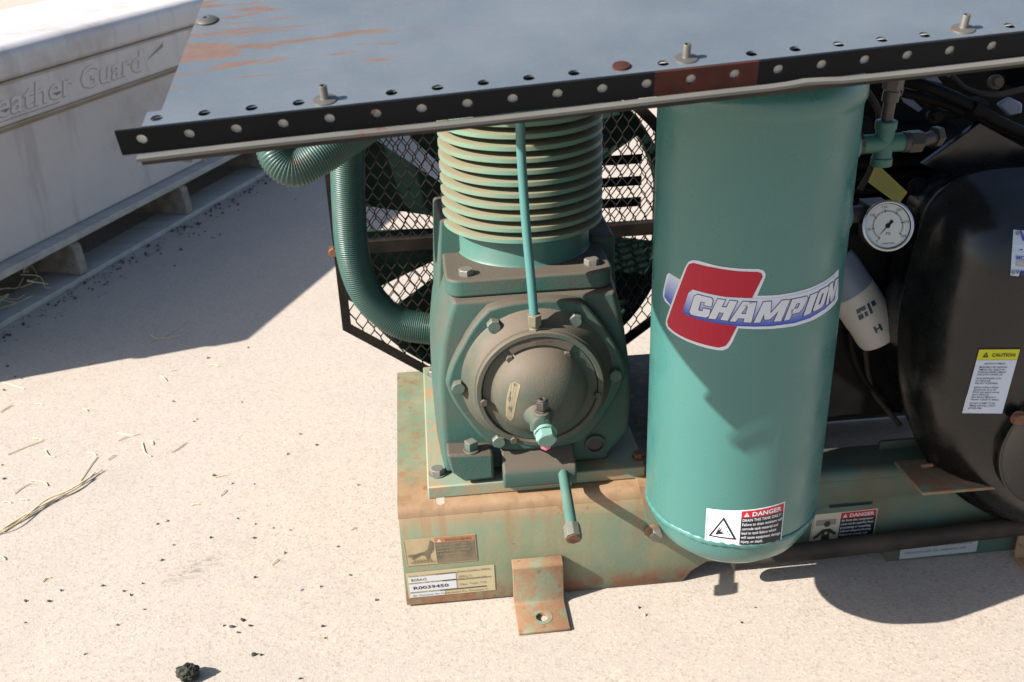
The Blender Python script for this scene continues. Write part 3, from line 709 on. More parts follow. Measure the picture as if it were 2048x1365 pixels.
# flywheel fan between the guards
FC = V((.2455, .57, .50)); bm = B()
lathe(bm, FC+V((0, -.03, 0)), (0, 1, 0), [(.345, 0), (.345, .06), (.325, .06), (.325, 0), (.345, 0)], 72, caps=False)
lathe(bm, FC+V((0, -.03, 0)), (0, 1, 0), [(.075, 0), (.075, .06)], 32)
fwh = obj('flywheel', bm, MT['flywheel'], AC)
for k in range(10):
    if k == 6: continue
    a = math.radians(155+36*k); bm = B()
    u = V((math.cos(a), 0, math.sin(a))); v = V((-math.sin(a), 0, math.cos(a)))
    pts = [FC+u*.07-v*.02+V((0, -.02, 0)), FC+u*.327-v*.080+V((0, -.025, 0)), FC+u*.327+v*.080+V((0, .012, 0)), FC+u*.07+v*.02+V((0, .0, 0))]
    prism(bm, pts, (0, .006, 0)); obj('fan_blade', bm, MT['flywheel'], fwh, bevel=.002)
# --- receiver tank
TX, TY, TR = .526, -.14, .1315
zs = YP(1450, 1096, TY-TR).z; zt2 = YP(1535, 241, TY-TR).z
bm = B()
prof = [(.0005, -.090), (.03, -.088), (.06, -.080), (.09, -.065), (.112, -.045), (.125, -.020), (TR-.002, .004), (TR, .010)]
prof += [(TR, zt2-zs-.006), (TR+.0015, zt2-zs), (TR+.0035, zt2-zs+.004), (TR+.0035, zt2-zs+.02), (TR-.006, zt2-zs+.034), (.10, zt2-zs+.055), (.05, zt2-zs+.068), (.0005, zt2-zs+.072)]
lathe(bm, (TX, TY, zs), (0, 0, 1), prof, 128)
tank = obj('air_tank', bm, MT['tank'], AC, smooth=70)
def bead(z, R, rr):
    bm = B(); n = 240
    rs = []
    for i in range(n):
        a = 2*PI*i/n; u = V((math.cos(a), math.sin(a), 0)); q = rr*(1+.10*math.sin(i*1.3)+.06*random.uniform(-1, 1))
        rs.append([V((TX, TY, z+.0007*math.sin(i*.31)))+u*(R+q*.75*math.cos(b))+V((0, 0, q*1.5*math.sin(b))) for b in [2*PI*k/8 for k in range(8)]])
    vr = [[bm.verts.new(p) for p in r] for r in rs]
    for i in range(n):
        for k in range(8): bm.faces.new((vr[i][k], vr[(i+1) % n][k], vr[(i+1) % n][(k+1) % 8], vr[i][(k+1) % 8]))
    return obj('weld_bead', bm, MT['tank'], tank, smooth=80)
bead(zs-.001, TR-.002, .0036)
zbm = zs-.089
fb = B(); lathe(fb, (TX, TY, zbm+.006), (0, 0, -1), [(.024, 0), (.024, .018), (.018, .021)], 24); lathe(fb, (TX+.018, TY-.012, zbm-.006), (1, -.2, -.2), [(.008, 0), (.008, .012), (.011, .013), (.011, .019)], 12); obj('drain_fitting', fb, MT['boltz'], tank, bevel=.001)
# side bracket and stand-off bolt tying the tank to the base
fb = B(); box(fb, (TX+.128, TY+.02, .33), (TX+.134, TY+.05, .47)); box(fb, (TX+.11, TY+.045, .26), (TX+.134, .0, .30)); obj('tank_bracket', fb, MT['tank'], tank, bevel=.001)
p = YP(1305, 1062, 0); fb = B(); lathe(fb, (p.x, -.003, p.z), (0, -1, 0), [(.0155, 0), (.0155, .002), (.013, .003)], 28); obj('washer', fb, MT['foot'], base)
bolt('zinc', (p.x+.004, -.006, p.z-.002), (0, -1, 0), base, .4)
# right side ports
def port(px, py, r=.021): 
    P = YP(px, py, TY); fb = B(); lathe(fb, (TX+TR-.006, TY, P.z), (1, 0, 0), [(r, 0), (r, .012), (r-.003, .015), (r-.008, .015)], 28); obj('tank_port', fb, MT['tank'], tank, bevel=.001); return P.z
z1 = port(1712, 290); z2 = port(1697, 430)
# tee fitting
g = paint('tee_green', (.045, .15, .12), (.06, .18, .14), rough=.5); TYf = TY
fb = B(); c = YP(1768, 283, TYf); c.z = z1
cyl(fb, V((c.x-.030, TYf, z1)), V((c.x+.026, TYf, z1)), .0125, seg=24)
cyl(fb, V((c.x, TYf, z1-.030)), V((c.x, TYf, z1+.030)), .0125, seg=24)
lathe(fb, V((c.x, TYf, z1)), (0, 0, 1), [(.0125, -.031), (.0143, -.030), (.0143, -.02), (.0125, -.019)], 24); lathe(fb, V((c.x, TYf, z1)), (0, 0, 1), [(.0125, .019), (.0143, .020), (.0143, .030), (.0125, .031)], 24)
tee = obj('pipe_tee', fb, g, AC, smooth=50)
fb = B(); cyl(fb, V((TX+TR+.008, TYf, z1)), V((c.x-.030, TYf, z1)), .0145, seg=8)
obj('pipe_nipple', fb, MT['brass'], tee, bevel=.0007)
fb = B(); cyl(fb, V((c.x+.026, TYf, z1)), V((c.x+.034, TYf, z1)), .014, seg=24); cyl(fb, V((c.x+.034, TYf, z1)), V((c.x+.052, TYf, z1)), .0155, seg=6); cyl(fb, V((c.x+.052, TYf, z1)), V((c.x+.075, TYf+.01, z1+.002)), .009, seg=16); cyl(fb, V((c.x+.075, TYf+.01, z1+.002)), V((c.x+.084, TYf+.012, z1+.002)), .014, seg=6)
obj('pipe_union', fb, MT['brass'], tee, bevel=.0007)
fb = B(); cyl(fb, V((c.x, TYf, z1+.03)), V((c.x+.001, TYf, z1+.058)), .008, seg=16); cyl(fb, V((c.x+.001, TYf, z1+.056)), V((c.x+.002, TYf, z1+.070)), .011, seg=16); cyl(fb, V((c.x+.002, TYf, z1+.072)), V((c.x+.004, TYf, z1+.098)), .0135, seg=6); cyl(fb, V((c.x+.004, TYf, z1+.098)), V((c.x+.004, TYf, z1+.125)), .009, seg=16)
obj('pipe_nipple', fb, MT['brass'], tee, bevel=.0007)
# --- pressure gauge
gc = YP(1775, 452, -.17); gn = V((-.10, -.93, .36)).normalized()
fb = B(); lathe(fb, gc-gn*.028, gn, [(.028, 0), (.0325, .004), (.0325, .024), (.0345, .026), (.0345, .030), (.0325, .0315), (.0305, .0315), (.0300, .0285)], 56)
ga = obj('pressure_gauge', fb, MT['blackdull'], AC)
fb = B(); lathe(fb, gc+gn*.0005, gn, [(.0325, .0), (.0350, .0), (.0350, .0028), (.0325, .0038), (.0308, .0032), (.0308, .0)], 56, caps=False); obj('gauge_bezel', fb, paint('bezel', (.45, .47, .5), (.5, .5, .52), rough=.25, metal=.8), ga)
gu = V((1, 0, 0)); gu = (gu-gn*gu.dot(gn)).normalized(); gv = gn.cross(gu)
dd = Decal(lambda u, v, k: gc+gn*(.0012+k*.0003)+gu*u+gv*v)
dd.poly([(.0309*math.cos(2*PI*k/48), .0309*math.sin(2*PI*k/48)) for k in range(48)], (.62, .62, .58)); dd.up()
ROT = math.radians(18)
def gp_(r, a): a += 0; return (r*math.cos(a), r*math.sin(a))
for k in range(61):
    a = math.radians(225+8-270*k/60); r0 = .0195 if k % 10 else .0185; r1 = .0215 if k % 10 else .0225; wd = .012 if k % 10 else .03
    dd.poly([gp_(r0, a-wd), gp_(r1, a-wd), gp_(r1, a+wd), gp_(r0, a+wd)], (.03, .03, .035))
for k in range(60):
    a0 = math.radians(233-270*k/60); a1 = math.radians(233-270*(k+1)/60); dd.poly([gp_(.0192, a0), gp_(.0192, a1), gp_(.0196, a1), gp_(.0196, a0)], (.03, .03, .035))
for k, tx in enumerate(('0', '50', '100', '150', '200', '250', '300')):
    a = math.radians(233-45*k); x, y = gp_(.0258, a); dd.text(tx, x, y-.0015, .005, (.03, .03, .035), align='CENTER')
dd.text('PSI', 0, -.0125, .0055, (.03, .03, .035), align='CENTER'); dd.text('WINTERS', 0, -.0255, .004, (.05, .05, .05), align='CENTER')
dd.up(); a = math.radians(225); n_ = a+PI/2
dd.poly([gp_(.0185, a), (.0011*math.cos(n_), .0011*math.sin(n_)), (-.0015*math.cos(a)-.0004, 0), (-.0011*math.cos(n_), -.0011*math.sin(n_))], (.01, .01, .012))
dd.poly([(-.0095*math.cos(a)+.0026*math.cos(n_), -.0095*math.sin(a)+.0026*math.sin(n_)), (.0016*math.cos(n_), .0016*math.sin(n_)), (-.0016*math.cos(n_), -.0016*math.sin(n_)), (-.0095*math.cos(a)-.0026*math.cos(n_), -.0095*math.sin(a)-.0026*math.sin(n_))], (.01, .01, .012))
dd.poly([(.0035*math.cos(2*PI*k/20), .0035*math.sin(2*PI*k/20)) for k in range(20)], (.01, .01, .012))
dd.build('gauge_dial', ga)
fb = B(); cyl(fb, (TX+TR+.005, TY, z2), (TX+TR+.045, TY, z2), .012, seg=16); box(fb, (TX+TR+.03, TY-.015, z2-.016), (TX+TR+.062, TY+.02, z2+.016)); cyl(fb, (TX+TR+.05, TY+.02, z2), gc-gn*.02, .009, seg=14); obj('gauge_stem', fb, MT['brass'], ga, bevel=.001)
# --- champion decal on the tank
def cylpx(px, py):
    d = ray(px, py); o = CAM-V((TX, TY, 0)); a = d.x**2+d.y**2; b = 2*(o.x*d.x+o.y*d.y); c = o.x**2+o.y**2-TR*TR
    D = max(b*b-4*a*c, 0); t = (-b-D**.5)/2/a; P = CAM+d*t
    return (math.atan2(P.x-TX, -(P.y-TY)), P.z)
def tm(u, v, k): r = TR+.00025+.0003*k; return V((TX+r*math.sin(u), TY-r*math.cos(u), v))
CUT = (0, [math.radians(a) for a in range(-88, 92, 4)])
Z6 = lambda x, y: cylpx(1280+x/3.25, 480+y/3.25)
def smoothpoly(pts, n=4):
    o = []; N = len(pts)
    for i in range(N):
        a, b, c, d = [V((*pts[(i+k) % N], 0)) for k in (-1, 0, 1, 2)]
        for k in range(n):
            t = k/n; q = .5*((2*b)+(c-a)*t+(2*a-5*b+4*c-d)*t*t+(3*b-a-3*c+d)*t**3); o.append((q.x, q.y))
    return o
def clean(pts):   # drop doubles
    o = []
    for p in pts:
        if not o or (abs(p[0]-o[-1][0])+abs(p[1]-o[-1][1])) > 2e-4: o.append(p)
    return o
WH, RD = (.72, .74, .80), (.46, .006, .030)
lg = Decal(tm, CUT)
def zp(l): return clean([Z6(x, y) for x, y in l])
body = [(262, 258), (298, 172), (318, 142), (348, 131), (385, 136), (520, 172), (640, 186), (770, 189), (802, 199), (817, 222), (812, 248), (762, 362), (640, 575), (600, 665), (575, 703), (540, 718), (500, 716), (430, 702), (300, 656), (215, 607), (180, 575), (169, 545), (172, 515), (200, 432)]
lg.poly(zp([(190, 215), (262, 258), (205, 436), (165, 402), (151, 370), (151, 335), (165, 270), (176, 225)]), WH)
lg.up(); 
def grad(lo, hi, ca, cb):
    def f(x, y):
        t = min(max((y-lo)/(hi-lo), 0), 1); t = t*t*(3-2*t); return tuple(a*(1-t)+b*t for a, b in zip(ca, cb))
    return f
BL, LB = (.012, .06, .45), (.60, .68, .82)
def band(us, vs, ca, cb, n=8, pw=1.0):   # strip between two edges with a printed vertical gradient
    def dens(p, m=5):
        return [(a[0]+(b[0]-a[0])*j/m, a[1]+(b[1]-a[1])*j/m) for a, b in zip(p, p[1:]) for j in range(m)]+[p[-1]]
    us, vs = dens(us), dens(vs)
    def cf(t): t = t**pw; return tuple(a*(1-t)+b*t for a, b in zip(ca, cb))
    for i in range(len(us)-1):
        for k in range(n):
            t0, t1 = k/n, (k+1)/n
            P = [(us[i][0]+(vs[i][0]-us[i][0])*t, us[i][1]+(vs[i][1]-us[i][1])*t) for t in (t0, t1)]+[(us[i+1][0]+(vs[i+1][0]-us[i+1][0])*t, us[i+1][1]+(vs[i+1][1]-us[i+1][1])*t) for t in (t1, t0)]
            q = [Z6(*p) for p in P]; b0 = len(lg.v)
            for p, t in zip(q, (t0, t1, t1, t0)): lg.v.append(tm(*p, lg.lv)); lg.c.append(cf(t))
            lg.f.append([b0, b0+1, b0+2, b0+3])
band([(192, 228), (255, 262)], [(178, 395), (202, 425)], LB, BL)
band([(165, 290), (192, 228)], [(160, 370), (178, 395)], LB, BL)
lg.lv = 1; lg.poly(zp(body), WH)
top = [(300, 340), (450, 340), (600, 362), (760, 363), (900, 358), (1000, 341), (1100, 313), (1200, 267), (1250, 230), (1288, 190)]
bot = [(1284, 385), (1262, 420), (1230, 452), (1130, 517), (1000, 560), (850, 578), (700, 578), (600, 570)]
lg.poly(zp(top+bot), WH); lg.up()
red = [(350, 149), (500, 183), (640, 203), (765, 207), (790, 217), (797, 240), (728, 378), (560, 370), (450, 350), (345, 322), (325, 337), (285, 440), (282, 468), (300, 485), (400, 520), (520, 545), (632, 560), (580, 660), (555, 690), (510, 700), (430, 683), (300, 640), (225, 598), (185, 562), (179, 530), (265, 290), (308, 178), (322, 156)]
lg.poly(zp(red), RD); lg.up()
bt = [(345, 323), (400, 338), (450, 351), (560, 371), (728, 379), (820, 379), (900, 375), (1000, 357), (1100, 330), (1200, 284), (1272, 225)]
bb = [(290, 478), (360, 508), (410, 522), (520, 545), (640, 560), (740, 563), (850, 560), (1000, 540), (1100, 508), (1200, 448), (1262, 385)]
band(bt, bb, (.66, .72, .84), BL, 8, 1.15)
band([(318, 345), (345, 323)], [(281, 462), (290, 478)], (.6, .67, .82), BL, 8)
lg.up()
GL = {
 'C': [[(0, .12), (.12, 0), (.40, 0), (.40, 1), (.12, 1), (0, .88)], [(.12, .72), (.85, .72), (1, .80), (1, .90), (.88, 1), (.12, 1)], [(.62, .58), (1, .58), (1, .86), (.62, .86)], [(.12, 0), (.88, 0), (1, .12), (1, .28), (.12, .28)], [(.62, .14), (1, .14), (1, .42), (.62, .42)]],
 'H': [[(0, 0), (.38, 0), (.38, 1), (0, 1)], [(.62, 0), (1, 0), (1, 1), (.62, 1)], [(.3, .36), (.7, .36), (.7, .64), (.3, .64)]],
 'A': [[(0, 0), (.28, 0), (.66, 1), (.34, 1)], [(.64, 0), (1, 0), (1, 1), (.64, 1)], [(.2, .18), (.7, .18), (.7, .40), (.3, .40)], [(.34, .78), (1, .78), (1, 1), (.34, 1)]],
 'M': [[(0, 0), (.24, 0), (.28, 1), (.06, 1)], [(.74, 0), (1, 0), (1, 1), (.76, 1)], [(.06, 1), (.34, 1), (.56, .12), (.36, .12)], [(.36, .12), (.56, .12), (.98, 1), (.72, 1)]],
 'P': [[(0, 0), (.40, 0), (.40, 1), (0, 1)], [(.2, .74), (1, .74), (1, .9), (.88, 1), (.2, 1)], [(.64, .34), (.9, .34), (1, .46), (1, .9), (.64, .9)], [(.2, .26), (.88, .26), (1, .40), (1, .50), (.2, .50)]],
 'I': [[(0, 0), (1, 0), (1, 1), (0, 1)]],
 'O': [[(0, .12), (.14, 0), (.40, 0), (.40, 1), (.14, 1), (0, .88)], [(.60, 0), (.86, 0), (1, .12), (1, .88), (.86, 1), (.60, 1)], [(.14, .76), (.86, .76), (.86, 1), (.14, 1)], [(.14, 0), (.86, 0), (.86, .24), (.14, .24)]],
 'N': [[(0, 0), (.34, 0), (.34, 1), (0, 1)], [(.66, 0), (1, 0), (1, 1), (.66, 1)], [(.0, 1), (.36, 1), (1, 0), (.64, 0)]]}
QD = [('C', (322, 482), (448, 506), (480, 378), (362, 350)), ('H', (447, 508), (572, 523), (634, 397), (508, 382)), ('A', (584, 527), (722, 535), (757, 402), (625, 396)), ('M', (738, 536), (912, 526), (972, 386), (790, 402)), ('P', (932, 523), (1022, 503), (1093, 362), (985, 385)), ('I', (1056, 494), (1102, 474), (1150, 338), (1104, 357)), ('O', (1113, 470), (1182, 432), (1226, 294), (1160, 328)), ('N', (1200, 426), (1248, 388), (1284, 245), (1226, 288))]
def offs(poly, d):
    n = len(poly); A = sum(poly[i][0]*poly[(i+1) % n][1]-poly[(i+1) % n][0]*poly[i][1] for i in range(n)); s = 1 if A > 0 else -1; o = []
    for i in range(n):
        p0, p1, p2 = V(poly[i-1]), V(poly[i]), V(poly[(i+1) % n]); a = (p1-p0).normalized(); b = (p2-p1).normalized()
        na = V((a.y, -a.x))*s; nb_ = V((b.y, -b.x))*s; m_ = na+nb_
        if m_.length < 1e-6: m_ = na
        m_ = m_.normalized(); q = p1+m_*min(d/max(m_.dot(na), .4), abs(d)*2 if d > 0 else d/2+1e9) if d > 0 else p1
        o.append((q.x, q.y))
    return o
for dk_, colr in ((4.5, (.012, .014, .035)), (0, (.66, .68, .74))):
    for ch, bl, br, tr, tl2 in QD:
        q = bil([(*bl, 0), (*br, 0), (*tr, 0), (*tl2, 0)])
        for poly in GL[ch]:
            zz = [(q(u, v).x, q(u, v).y) for u, v in poly]
            if dk_: zz = offs(zz, dk_)
            lg.poly(zp(zz), colr)
    lg.up()
lg.build('brand_decal', tank, 'red white and blue CHAMPION sticker')
# danger decal on the tank
def decal_danger(dd, big, small, ar, lines, hand=0, w=.60):
    pass
bl, br, tr, tl2 = [cylpx(*p) for p in ((1409.5, 1080), (1562, 1083), (1573.5, 1002), (1414, 1017))]
al = cylpx(1485, 1086)
def dm_(u, v, k):
    th = bl[0]*(1-u)+br[0]*u; z = (bl[1]*(1-u)+br[1]*u)*(1-v)+(tl2[1]*(1-u)+tr[1]*u)*v
    return tm(th, z, k)
ARD = 1.95
def danger(dd, lines, title, fg, bgc, hdr, icon, wt=WH):
    dd.rect(0, 0, 1, 1, wt); dd.up(); dd.rect(.435, .03, .985, .78, bgc); dd.rect(.435, .78, .985, .97, hdr); dd.rect(.015, .03, .02, .97, (.05, .05, .05)); dd.up()
    ptri(dd, .50, .865, .065, ARD, WH, hdr)
    dd.text(title, .565, .815, .155, (.12, .10, .08) if title == 'WARNING' else fg, width=.38, bold=.02)
    n = len(lines); 
    for i, (t, wd) in enumerate(lines): dd.text(t, .45, .68-i*.118, .105, fg, width=wd, bold=.012)
    icon(dd)
def ic_burst(d):
    d.poly([(.045, .17), (.395, .17), (.22, .80)], (.012, .012, .012)); d.up(); d.poly([(.083, .215), (.357, .215), (.22, .71)], WH); d.up()
    cx, cy = .15, .30
    for k in range(11):
        a = -.05+k*.155; ln_ = .055+.085*((k*7) % 5)/4; ln_ *= 1.1
        dx, dy = math.cos(a), math.sin(a); d.poly([(cx-dy*.006, cy+dx*.012), (cx+dx*ln_*1.0, cy+dy*ln_*1.9), (cx+dy*.010, cy-dx*.02)], (.012, .012, .012))
    d.poly([(cx-.018, cy-.03), (cx+.01, cy-.04), (cx+.02, cy+.02), (cx-.012, cy+.03)], (.012, .012, .012))
    for x, y in ((.2, .56), (.25, .5), (.3, .3), (.17, .45), (.27, .38)): d.rect(x, y, x+.012, y+.03, (.012, .012, .012))
dd = Decal(dm_, (0, [i/10 for i in range(1, 10)]))
BLK = (.014, .015, .017); RED = (.50, .02, .03)
danger(dd, [('DRAIN THIS TANK DAILY!', .50), ('Failure to drain moisture will', .52), ('corrode tank material and', .47), ('lead to tank failure which', .45), ('will cause equipment damage,', .53), ('injury, or death.', .28)], 'DANGER', WH, BLK, RED, ic_burst)
dd.build('danger_decal', tank, 'DANGER drain this tank daily sticker')
# decals on the base face
def basequad(px, y=-.0004): return [YP(*p, y) for p in px]
def ic_chest(d):
    G = (.05, .05, .04)
    d.poly([(.06, .62), (.37, .62), (.37, .80), (.06, .80)], (.25, .24, .20)); d.up()
    d.poly([(.17, .10), (.30, .10), (.29, .48), (.18, .48)], G); d.poly([(.17, .48), (.04, .22), (.07, .17), (.2, .38), (.28, .38), (.38, .26), (.40, .33), (.29, .50)], G)
    d.poly([(.235+.05*math.cos(k*PI/6), .66+.10*math.sin(k*PI/6)) for k in range(12)], G); d.up()
    d.poly([(.235+.03*math.cos(k*PI/6), .36+.06*math.sin(k*PI/6)) for k in range(12)], (.40, .32, .20))
dd = Decal(flat(basequad([(1617, 1090), (1746, 1077), (1756, 1017), (1627, 1030)]), (0, -1, 0)))
danger(dd, [('Air from this compressor', .50), ('must not be used for food', .50), ('processing or breathing', .47), ('without adequate filtering.', .49), ('Failure to comply will', .43), ('result in injury or death.', .46)], 'DANGER', WH, BLK, RED, ic_chest, (.52, .48, .38))
dd.build('danger_decal', base, 'stained DANGER sticker with breathing warning', 'decal')
TAN = (.52, .41, .24)
def ic_hand(d):
    G = (.10, .09, .075)
    d.poly([(.05, .42), (.14, .42), (.28, .50), (.33, .58), (.37, .90), (.41, .82), (.40, .55), (.34, .38), (.33, .20), (.30, .20), (.28, .36), (.22, .38), (.10, .24), (.08, .28), (.14, .36), (.04, .34)], G)
    d.rect(.06, .10, .40, .13, (.25, .2, .14))
    for k in range(6): d.poly([(.10+k*.045, .14), (.115+k*.045, .26), (.13+k*.045, .14)], (.25, .2, .14))
dd = Decal(flat(basequad([(813, 1133), (955, 1121), (950, 1067.5), (804.5, 1080)]), (0, -1, 0)))
danger(dd, [('Do not touch the', .42), ('cylinders. Contact', .42), ('with these surfaces', .47), ('can cause injury.', .40)], 'WARNING', (.36, .30, .19), (.115, .10, .072), (.50, .17, .07), ic_hand, TAN)
dd.build('warning_decal', base, 'faded tan WARNING sticker with hand', 'decalw')
dd = Decal(flat(basequad([(818, 1197), (991, 1180), (988, 1129), (811, 1147)]), (0, -1, 0)))
dd.rect(0, 0, 1, 1, (.55, .46, .28)); dd.up()
dd.rect(.02, .60, .56, .82, (.68, .68, .68)); dd.rect(.02, .24, .56, .55, (.68, .68, .70)); dd.rect(.02, .02, .42, .18, (.66, .66, .68)); dd.up()
K_ = (.03, .03, .035)
dd.rect(.33, .84, .56, .865, K_); dd.rect(.40, .555, .56, .59, K_); dd.rect(.36, .19, .90, .22, K_); dd.rect(.56, .22, .563, .86, K_); dd.rect(.565, .84, .96, .85, K_); dd.rect(.565, .545, .96, .56, K_)
for x0, y0, tt, wdt in ((.03, .845, 'Model No. / No. de Modele', .30), (.03, .562, 'Serial No. / No. de Serie', .36), (.03, .195, 'Manufactured / Fabrique', .32), (.58, .865, 'Date Code / Volts', .36), (.58, .57, 'Max Pressure PSI', .32)): dd.text(tt, x0, y0, .055, K_, width=wdt)
dd.text('BGRA15', .05, .66, .14, K_, width=.17); dd.text('R0039450', .06, .33, .17, K_, width=.40, bold=.015)
dd.text('SPEC 2', .59, .64, .10, (.2, .16, .12), width=.14); dd.text('Max. Tank 175', .59, .33, .10, (.2, .16, .12), width=.3); dd.text('By: Champion Air Compressors Co., Princeton, IL', .05, .06, .085, K_, width=.86)
dd.build('serial_plate', base, 'white and tan serial number plate', 'decal')
dd = Decal(flat(basequad([(1798, 1119), (1952, 1103), (1958, 1073), (1803, 1088)]), (0, -1, 0)))
dd.rect(0, 0, 1, 1, (.42, .45, .46)); dd.up(); dd.text('IMPORTANT: Please keep the operating', .06, .62, .26, (.13, .14, .15), width=.86); dd.text('instructions with this compressor unit.', .06, .30, .26, (.13, .14, .15), width=.80); dd.build('instruction_label', base, 'pale instruction label on the lower rail')
# --- long pipe along the base front
bm = B(); a = YP(1420, 1127, -.028); c = YP(1581, 1107, -.028); d = YP(2048, 1052, -.028); dr2 = (d-c).normalized()
cyl(bm, c-dr2*.105, d+dr2*.25, .0168, seg=32); obj('drive_pipe', bm, MT['pipe'], AC, label='long dark pipe in front of the base')
# --- engine mount bracket
bm = B(); zm = .235
pts = [ZP(1789, 922, zm), ZP(1846, 986, zm), ZP(2060, 968, zm), ZP(2060, 905, zm)]
prism(bm, pts, (0, 0, -.006)); em = obj('engine_mount', bm, MT['foot'], AC, bevel=.001)
sl = ZP(1866, 932, zm); cut = B(); box(cut, (sl.x-.02, sl.y-.006, .2), (sl.x+.03, sl.y+.006, .26)); boolean(em, cut)
q0 = ZP(1795, 925, .229); bm = B(); prism(bm, [V((q0.x, .055, .211)), V((q0.x, .055, .228)), V((1.25, .055, .228)), V((1.25, .055, .211))], (0, .006, 0)); prism(bm, [V((q0.x, -.002, .05)), V((q0.x+.33, -.002, .05)), V((q0.x+.33, -.002, .228)), V((q0.x, -.002, .228))], (0, -.005, 0)) if False else None
obj('mount_web', bm, MT['base'], em)
# ================================================================== ENGINE
eng_out = [(2300, 360), (2180, 335), (2048, 338), (1960, 347), (1900, 370), (1855, 415), (1830, 490), (1812, 565), (1798, 650), (1799, 760), (1822, 850), (1868, 938), (1945, 1005), (2048, 1043), (2180, 1040), (2300, 960), (2340, 800), (2345, 600), (2330, 450)]
EY = -.025
eo = [YP(x, y, EY) for x, y in eng_out]; ec = V((sum(p.x for p in eo)/len(eo), EY, sum(p.z for p in eo)/len(eo)))
eo = spline(eo+[eo[0]], 5)[:-1]
def es(y, s): return [V((ec.x+(p.x-ec.x)*s, y, ec.z+(p.z-ec.z)*s)) for p in eo]
bm = B(); rings(bm, [es(EY+.09, .93), es(EY+.04, .97), es(EY+.002, 1.0), es(EY, 1.012), es(EY-.006, 1.012), es(EY-.008, .995), es(EY-.035, .96), es(EY-.065, .895), es(EY-.090, .80), es(EY-.104, .70), es(EY-.112, .58), es(EY-.116, .44), es(EY-.118, .25), es(EY-.119, .05)])
hs = obj('blower_housing', bm, MT['black'], AC, smooth=70, label='glossy black engine blower housing')
bh = bvh_of(hs)
sp_ = YP(2135, 890, -.145); fb = B(); lathe(fb, V((sp_.x, -.132, sp_.z)), (0, -1, 0), [(.115, 0), (.115, .016), (.113, .019), (.108, .019), (.106, .017), (.02, .022)], 64); obj('starter_cover', fb, MT['black'], hs, smooth=50)
fb = B(); lathe(fb, V((sp_.x, -.1515, sp_.z)), (0, -1, 0), [(.1155, 0), (.1155, .0008), (.1138, .0008), (.1138, 0), (.1155, 0)], 64, caps=False)
obj('cover_rim', fb, paint('worn_edge', (.09, .075, .06), (.05, .04, .035), rough=.5), hs)
p = YP(2035, 835, -.1515); bolt('rusty', p, (0, -1, 0), hs)
p = YP(2068, 700, -.11); 
GRID = [i/8 for i in range(1, 8)]
dd = Decal(onsurf(bh, [(1923.5, 826), (2004, 827), (2040, 697.5), (1957.5, 698)], .0009), [(1, [i/16 for i in range(1, 16)]), (0, [i/8 for i in range(1, 8)])])
YL = (.62, .60, .02)
dd.rect(-.012, -.012, 1.012, 1.01, (.02, .02, .02)); dd.up(); dd.rect(.01, .005, .99, .83, (.60, .66, .78)); dd.rect(.01, .835, .99, .995, YL); dd.up()
ptri(dd, .2, .91, .042, .64, BLK, YL); dd.text('CAUTION', .34, .885, .075, BLK, width=.56, bold=.015)
yy = .765
for t, wd, gap in (('IGNITION TIMING', .5, .055), ('IMPROPERLY SET IGNITION', .66, .038), ('TIMING WILL RESULT IN', .62, .038), ('INTERNAL ENGINE DAMAGE', .67, .038), ('AND SHORT ENGINE LIFE.', .62, .06), ('NOTE: EFI ENGINES SUCH', .6, .038), ('AS 1048 & H25', .36, .038), ('ARE NOT ADJUSTABLE.', .56, .06), ('Ignition timing is always', .6, .038), ('checked and set to 20\u00b0', .56, .038), ('BTDC with engine running', .64, .038), ('above 2000 rpm.', .42, .038), ('(See Service Manual or', .6, .038), ("Operator's Guide for details.)", .68, .06), ('DO NOT ATTEMPT TO SET', .62, .038), ('TIMING STATICALLY OR AT', .64, .038), ('LOWER RPM.', .32, .03)):
    dd.text(t, .12 if t[0] != 'I' or t[1] != 'G' else .22, yy, .036, (.06, .065, .08), width=wd, bold=.01); yy -= gap
dd.build('caution_label', hs, 'white label with yellow CAUTION header')
dd = Decal(onsurf(bh, [(2020, 551), (2100, 560), (2104, 466), (2026, 460)], .0012), (1, [i/6 for i in range(1, 6)]))
dd.rect(0, 0, 1, 1, (.55, .62, .75)); dd.up(); PUR = (.08, .09, .40)
dd.text('WISCONSIN', .16, .78, .30, PUR, width=1.9, bold=.03); dd.text('MODEL', .10, .36, .13, PUR, width=.5, bold=.02); dd.rect(.12, .22, .9, .33, (.42, .41, .40)); dd.text('WISCONSIN MOTORS', .12, .05, .13, PUR, width=1.3, bold=.02)
for x, y in ((.10, .93), (.06, .08)): dd.poly([(x+.05*math.cos(k*PI/6), y+.05*math.sin(k*PI/6)) for k in range(12)], (.25, .26, .28))
dd.build('name_plate', hs, 'pale blue maker name plate at the right')
# engine block and the dark clutter behind the tank
eb = None
bm = B(); box(bm, (.70, .085, .262), (1.30, .40, .62)); box(bm, (.68, .085, .215), (.765, .40, .262)); eb = obj('engine_block', bm, MT['blackdull'], AC, bevel=.01)
for k in range(7):
    bm = B(); box(bm, (.79, .14, .60+k*.022), (1.02, .36, .610+k*.022)); obj('block_fin', bm, MT['blackdull'], eb, bevel=.001)
bm = B(); a, b = YP(1830, 330, .05), YP(2080, 250, .05)
prism(bm, [YP(1845, 330, .02), YP(1960, 245, .02), YP(2060, 300, .02), YP(2090, 345, .02), YP(1900, 352, .02)], (0, .012, 0)); obj('shroud_plate', bm, MT['black'], AC, bevel=.002)
bm = B(); prism(bm, [YP(1725, 350, .30), YP(1725, 140, .30), YP(2120, 100, .30), YP(2120, 350, .30)], (0, .02, 0)); obj('rear_shroud', bm, MT['blackdull'], AC)
def hosep(name, pts, r, mat, parent=AC): bm = B(); tube(bm, spline(pts, 8), r, 14); return obj(name, bm, MT[mat], parent, smooth=80)
